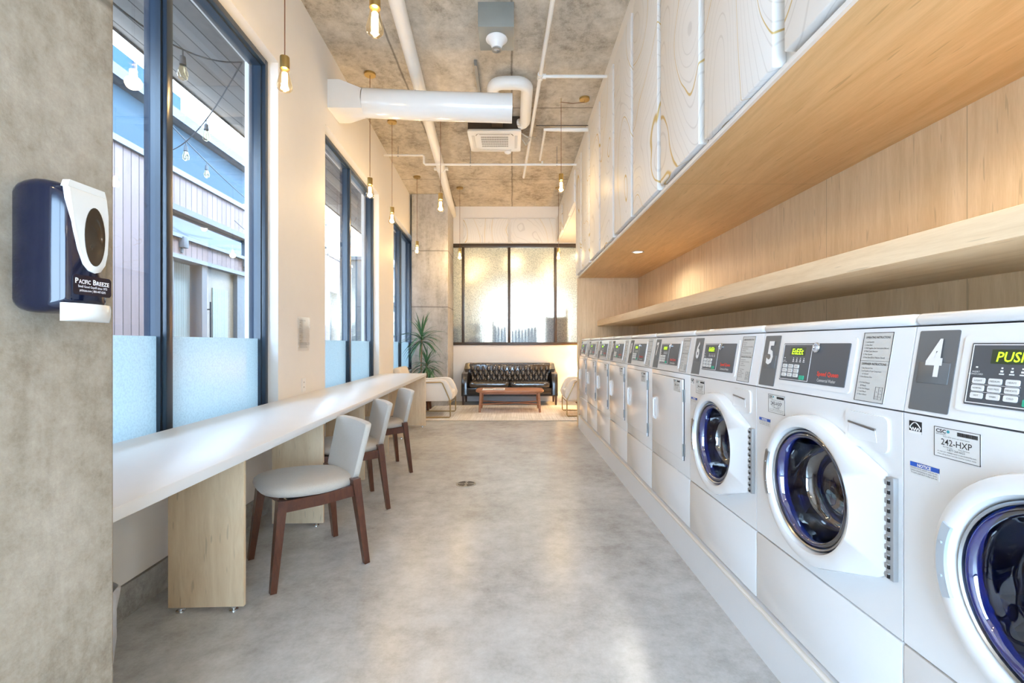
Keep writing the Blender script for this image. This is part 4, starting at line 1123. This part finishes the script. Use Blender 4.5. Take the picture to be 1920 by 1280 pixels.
k.build('buttons', F['leather'], bt)
for s in (-1, 1):
    x0, x1 = (-.835, -.004) if s < 0 else (.004, .835)
    n, m_ = 26, 16
    def cu(u, v, top):
        a, c_ = u * 2 - 1, v * 2 - 1
        puff = (1 - abs(a) ** 4) * (1 - abs(c_) ** 4)
        wr = .006 * math.sin(u * 40 + 3 * math.sin(v * 9)) * abs(c_) ** 2
        return ((x0 + x1) / 2 + a * (x1 - x0) / 2, .0 + .45 * v - (.012 * (1 - a * a) if v == 0 else 0), (.435 + .055 * puff ** .6 + wr * top) if top else .345)
    L = []
    per = [(i / n, 0) for i in range(n)] + [(1, j / m_) for j in range(m_)] + [(i / n, 1) for i in range(n, 0, -1)] + [(0, j / m_) for j in range(m_, 0, -1)]
    def rim(z, off):
        P = []
        for u, v in per:
            a, c_ = u * 2 - 1, v * 2 - 1; h_ = max(1, (abs(a) ** 8 + abs(c_) ** 8) ** .125)
            a, c_ = a / h_, c_ / h_
            P.append(((x0 + x1) / 2 + a * ((x1 - x0) / 2 - .018 + off), .02 + (c_ + 1) / 2 * .44 + c_ * off - .018 * c_, z + .004 * math.sin(u * 55 + v * 37)))
        return P
    L = [rim(.347, -.01), rim(.352, .004), rim(.37, .013), rim(.40, .018), rim(.435, .016), rim(.455, .008), rim(.465, -.02), rim(.474, -.07), rim(.482, -.15)]
    MB().loft(L).build('seat_cushion', F['leather2'], e, 50)
for s in (-1, 1):
    for y in (.04, .60): MB().bar((s * .925, y, 0), (s * .925, y, .19), (.017, .017), (.026, .026), up=(0, 1, 0)).build('leg', F['legwood'], e)

e = thing('coffee_table', 'low teak coffee table with crossed stretchers in front of the sofa', 'coffee table', (-.04, 8.32, .012))
top = []
N = 64
for i in range(N):
    t_ = 2 * PI * i / N; c, s = math.cos(t_), math.sin(t_)
    top.append((.615 * math.copysign(abs(c) ** .28, c), .315 * math.copysign(abs(s) ** .45, s)))
def tp(k, z): return [(x * k, y * k, z) for x, y in top]
MB().loft([tp(.95, .345), tp(.985, .352), tp(1, .368), tp(.99, .385), tp(.97, .388)]).build('tabletop', F['teak'], e, 50)
for sx_ in (-1, 1):
    for sy_ in (-1, 1): MB().tube([(sx_ * .535, sy_ * .262, 0), (sx_ * .51, sy_ * .235, .35)], [.019, .026], 14).build('leg', F['teak'], e)
MB().box(-.52, .52, -.235, -.215, .315, .348).box(-.52, .52, .215, .235, .315, .348).build('apron', F['teak'], e, 0)
MB().tube([(-.525, -.25, .14), (0, 0, .128), (.525, .25, .14)], .011, 10).tube([(-.525, .25, .14), (0, 0, .147), (.525, -.25, .14)], .011, 10).build('stretchers', F['teak'], e)
e = thing('magazine', 'open white magazine lying on the coffee table', 'magazine', (-.33, 8.27, .4005))
MB().box(-.2, -.004, -.14, .14, 0, .008, .001).box(.004, .2, -.14, .14, 0, .011, .001).build('pages', plain('page_white', (.80, .80, .80), .6, var=0), e, 0)
MB().box(-.203, .203, -.143, .143, -.0004, .001).build('cover', plain('page_grey', (.25, .25, .28), .6, var=.3, vs=40), e, 0)
MB().box(-.18, -.02, .0, .12, .0081, .0086).box(.03, .18, -.12, .02, .0111, .0116).build('printed_picture', plain('printed_grey', (.35, .33, .33), .6, var=.4, vs=40), e, 0)

def armchair(label, x, y, rz):
    e = thing('armchair', label, 'armchair', (x, y, .012), rz, 'cream armchairs with gold tube frames')
    pr = [(-.38, .275), (.0, .268), (.40, .275), (.455, .31), (.47, .375), (.43, .49), (.385, .575), (.335, .615), (.26, .625), (-.05, .605), (-.36, .585), (-.40, .5)]
    for s in (-1, 1):
        def lp(yy, k): return [(.03 + (a - .03) * k, s * yy, .44 + (z - .44) * k) for a, z in pr]
        MB().loft([lp(.235, .97), lp(.245, 1), lp(.325, 1), lp(.338, .985), lp(.342, .95)]).build('side_panel', F['cream'], e, 50)
    MB().box(-.34, .45, -.24, .24, .275, .43, .04, seg=4).build('seat_cushion', F['cream'], e)
    M = Matrix.Translation((-.33, 0, .33)) @ Matrix.Rotation(math.radians(-17), 4, 'Y')
    MB(M).box(-.07, .06, -.31, .31, -.03, .51, .05, seg=4).build('back_cushion', F['cream'], e)
    f = MB()
    for s in (-1, 1):
        yy = s * .349
        f.tube([(-.37, yy, .05), (-.37, yy, .55), (-.35, yy, .565), (.27, yy, .585), (.30, yy, .57), (.425, yy, .29), (.43, yy, .26), (.43, yy, .03), (.415, yy, .011), (-.34, yy, .011), (-.37, yy, .04)], .010, 8)
    f.tube([(.43, -.349, .25), (.43, .349, .25)], .009, 8).tube([(-.37, -.349, .25), (-.37, .349, .25)], .009, 8)
    f.build('tube_frame', F['gold'], e)
    return e
armchair('cream armchair with gold tube frame beside the end of the counter', -1.44, 7.80, 0)
armchair('cream armchair with gold tube frame partly hidden behind the dryers', 1.345, 7.93, PI)

# plant in a planter on a wooden stand
px, py = -1.68, 8.48
e = thing('planter_stand', 'dark wooden plant stand with a white pot behind the armchair', 'planter', (px, py, 0))
for a in range(4):
    t_ = math.radians(45 + 90 * a); c, s = math.cos(t_), math.sin(t_)
    MB().bar((c * .19, s * .19, .0), (c * .165, s * .165, .36), (.016, .016), (.02, .02), up=(c, s, 0)).build('leg', F['walnut'], e)
MB().box(-.15, .15, -.014, .014, .13, .16).box(-.014, .014, -.15, .15, .13, .16).build('cross_bar', F['walnut'], e)
MB().lathe([(.001, .162), (.11, .162), (.125, .18), (.148, .42), (.14, .42), (.12, .38), (.001, .38)], 28).build('pot', F['gwhite'], e)
MB().cyl((0, 0, .37), (0, 0, .385), .133, n=20).build('soil', F['soil'], e)
e = thing('dracaena', 'tall dracaena plant with drooping green leaves by the far column', 'plant', (px, py, .386))
zc = (1.36, .86, .53)
stems = [[(0, 0, 0), (-.015, .0, .4), (-.005, .01, .96)], [(.05, .02, 0), (.09, .03, .25), (.085, .03, .47)], [(.09, -.03, 0), (.12, -.05, .1), (.14, -.05, .16)]]
for st_, r, nl, sp in zip(stems, (.016, .013, .011), (58, 42, 20), (.50, .38, .32)):
    cane = MB().tube(st_, r, 10).build('cane', F['trunk'], e)
    f = MB(); tip = Vector(st_[-1])
    for i in range(nl):
        a = i * 2.399 + R.uniform(-.2, .2); q = i / nl
        el = math.radians(R.uniform(62, 85) if q > .8 else R.uniform(12, 55) if q > .35 else R.uniform(-25, 15))
        ln = sp * R.uniform(.75, 1.12); w = .016 * R.uniform(.8, 1.2)
        d = Vector((math.cos(a) * math.cos(el), math.sin(a) * math.cos(el) * .72, math.sin(el))); p0 = tip - Vector((0, 0, .10 * (1 - q)))
        sd = Vector((-math.sin(a), math.cos(a), 0)); m_ = 8; L = []
        p = p0.copy(); dd = d.copy()
        for j in range(m_ + 1):
            s_ = j / m_; ww = w * (.55 + .9 * s_ if s_ < .4 else .91 * (1 - ((s_ - .4) / .6) ** 1.6)) + .0006
            nrm = dd.cross(sd).normalized()
            L.append([p - sd * ww + nrm * ww * .35, p + nrm * .0012, p + sd * ww + nrm * ww * .35, p - nrm * .0012])
            dd = (dd + Vector((0, 0, -.16 * R.uniform(.7, 1.3)))).normalized(); p = p + dd * ln / m_
        f.loft(L)
    f.build('leaf_crown', F['leaf'], cane, 60)

# lamp standing in the alcove beside the sofa
e = thing('side_table', 'small round walnut side table in the alcove beside the sofa', 'side table', (1.47, 9.46, 0))
MB().lathe([(.001, .47), (.2, .47), (.205, .48), (.2, .49), (.001, .49)], 30).build('tabletop', F['walnut'], e)
MB().cyl((0, 0, .02), (0, 0, .47), .02).build('stem', F['walnut'], e)
MB().cyl((0, 0, 0), (0, 0, .02), .15, n=28).build('foot', F['walnut'], e)
e = thing('table_lamp', 'table lamp with a cream drum shade on the alcove side table', 'table lamp', (1.47, 9.46, .4905))
MB().lathe([(.001, 0), (.07, 0), (.075, .02), (.03, .06), (.012, .1), (.012, .20), (.001, .20)], 24).build('lamp_base', F['brass'], e)
MB().lathe([(.13, .16), (.11, .38)], 30).build('lamp_shade', frosted('linen_shade', (1, .88, .66), .35, 60), e)
k = MB().ball((0, 0, .25), .028, 12).build('lamp_bulb', glow('lamp_bulb_glow', (1, .66, .30), 22), e)
ld = bpy.data.lights.new('lamp_light', 'POINT'); ld.energy = 130; ld.color = (1, .56, .20); ld.shadow_soft_size = .05
lo = bpy.data.objects.new('lamp_light', ld); COL.objects.link(lo); lo.parent = k; lo.location = (0, 0, .25)
# ------------------------------------------------------------------ sky, light, camera
w = bpy.data.worlds.new('sky'); SC.world = w; w.use_nodes = True
nt = w.node_tree; nt.nodes.clear()
tc = nt.nodes.new('ShaderNodeTexCoord'); sp = nt.nodes.new('ShaderNodeSeparateXYZ'); rp = nt.nodes.new('ShaderNodeValToRGB')
bg = nt.nodes.new('ShaderNodeBackground'); ou = nt.nodes.new('ShaderNodeOutputWorld')
nt.links.new(tc.outputs['Generated'], sp.inputs[0]); nt.links.new(sp.outputs[2], rp.inputs[0]); nt.links.new(rp.outputs[0], bg.inputs[0]); nt.links.new(bg.outputs[0], ou.inputs[0])
e_ = rp.color_ramp.elements
e_[0].position = 0; e_[0].color = (.62, .80, 1, 1); e_[1].position = .6; e_[1].color = (.50, .73, 1, 1)
bg.inputs[1].default_value = WORLD
sl = bpy.data.lights.new('sun', 'SUN'); sl.energy = SUN; sl.angle = .03; sl.color = (1, .95, .88)
so = bpy.data.objects.new('sun', sl); COL.objects.link(so); so.rotation_euler = Vector((-1, -.35, -1.15)).to_track_quat('-Z', 'Y').to_euler()
cd = bpy.data.cameras.new('camera'); cd.lens = 16; cd.sensor_width = 36; cd.shift_y = .0026; cd.clip_start = .02
co = bpy.data.objects.new('camera', cd); COL.objects.link(co); co.location = (0, 0, H); co.rotation_euler = (PI / 2, 0, 0)
SC.camera = co
vs = SC.view_settings; vs.view_transform = 'Standard'; vs.look = 'None'; vs.gamma = 1; vs.exposure = EXPO; vs.use_curve_mapping = False
cy = SC.cycles
cy.use_denoising = True; cy.max_bounces = 12; cy.diffuse_bounces = 6; cy.glossy_bounces = 5; cy.transmission_bounces = 6; cy.transparent_max_bounces = 24
cy.sample_clamp_indirect = 6; cy.caustics_reflective = False; cy.caustics_refractive = False
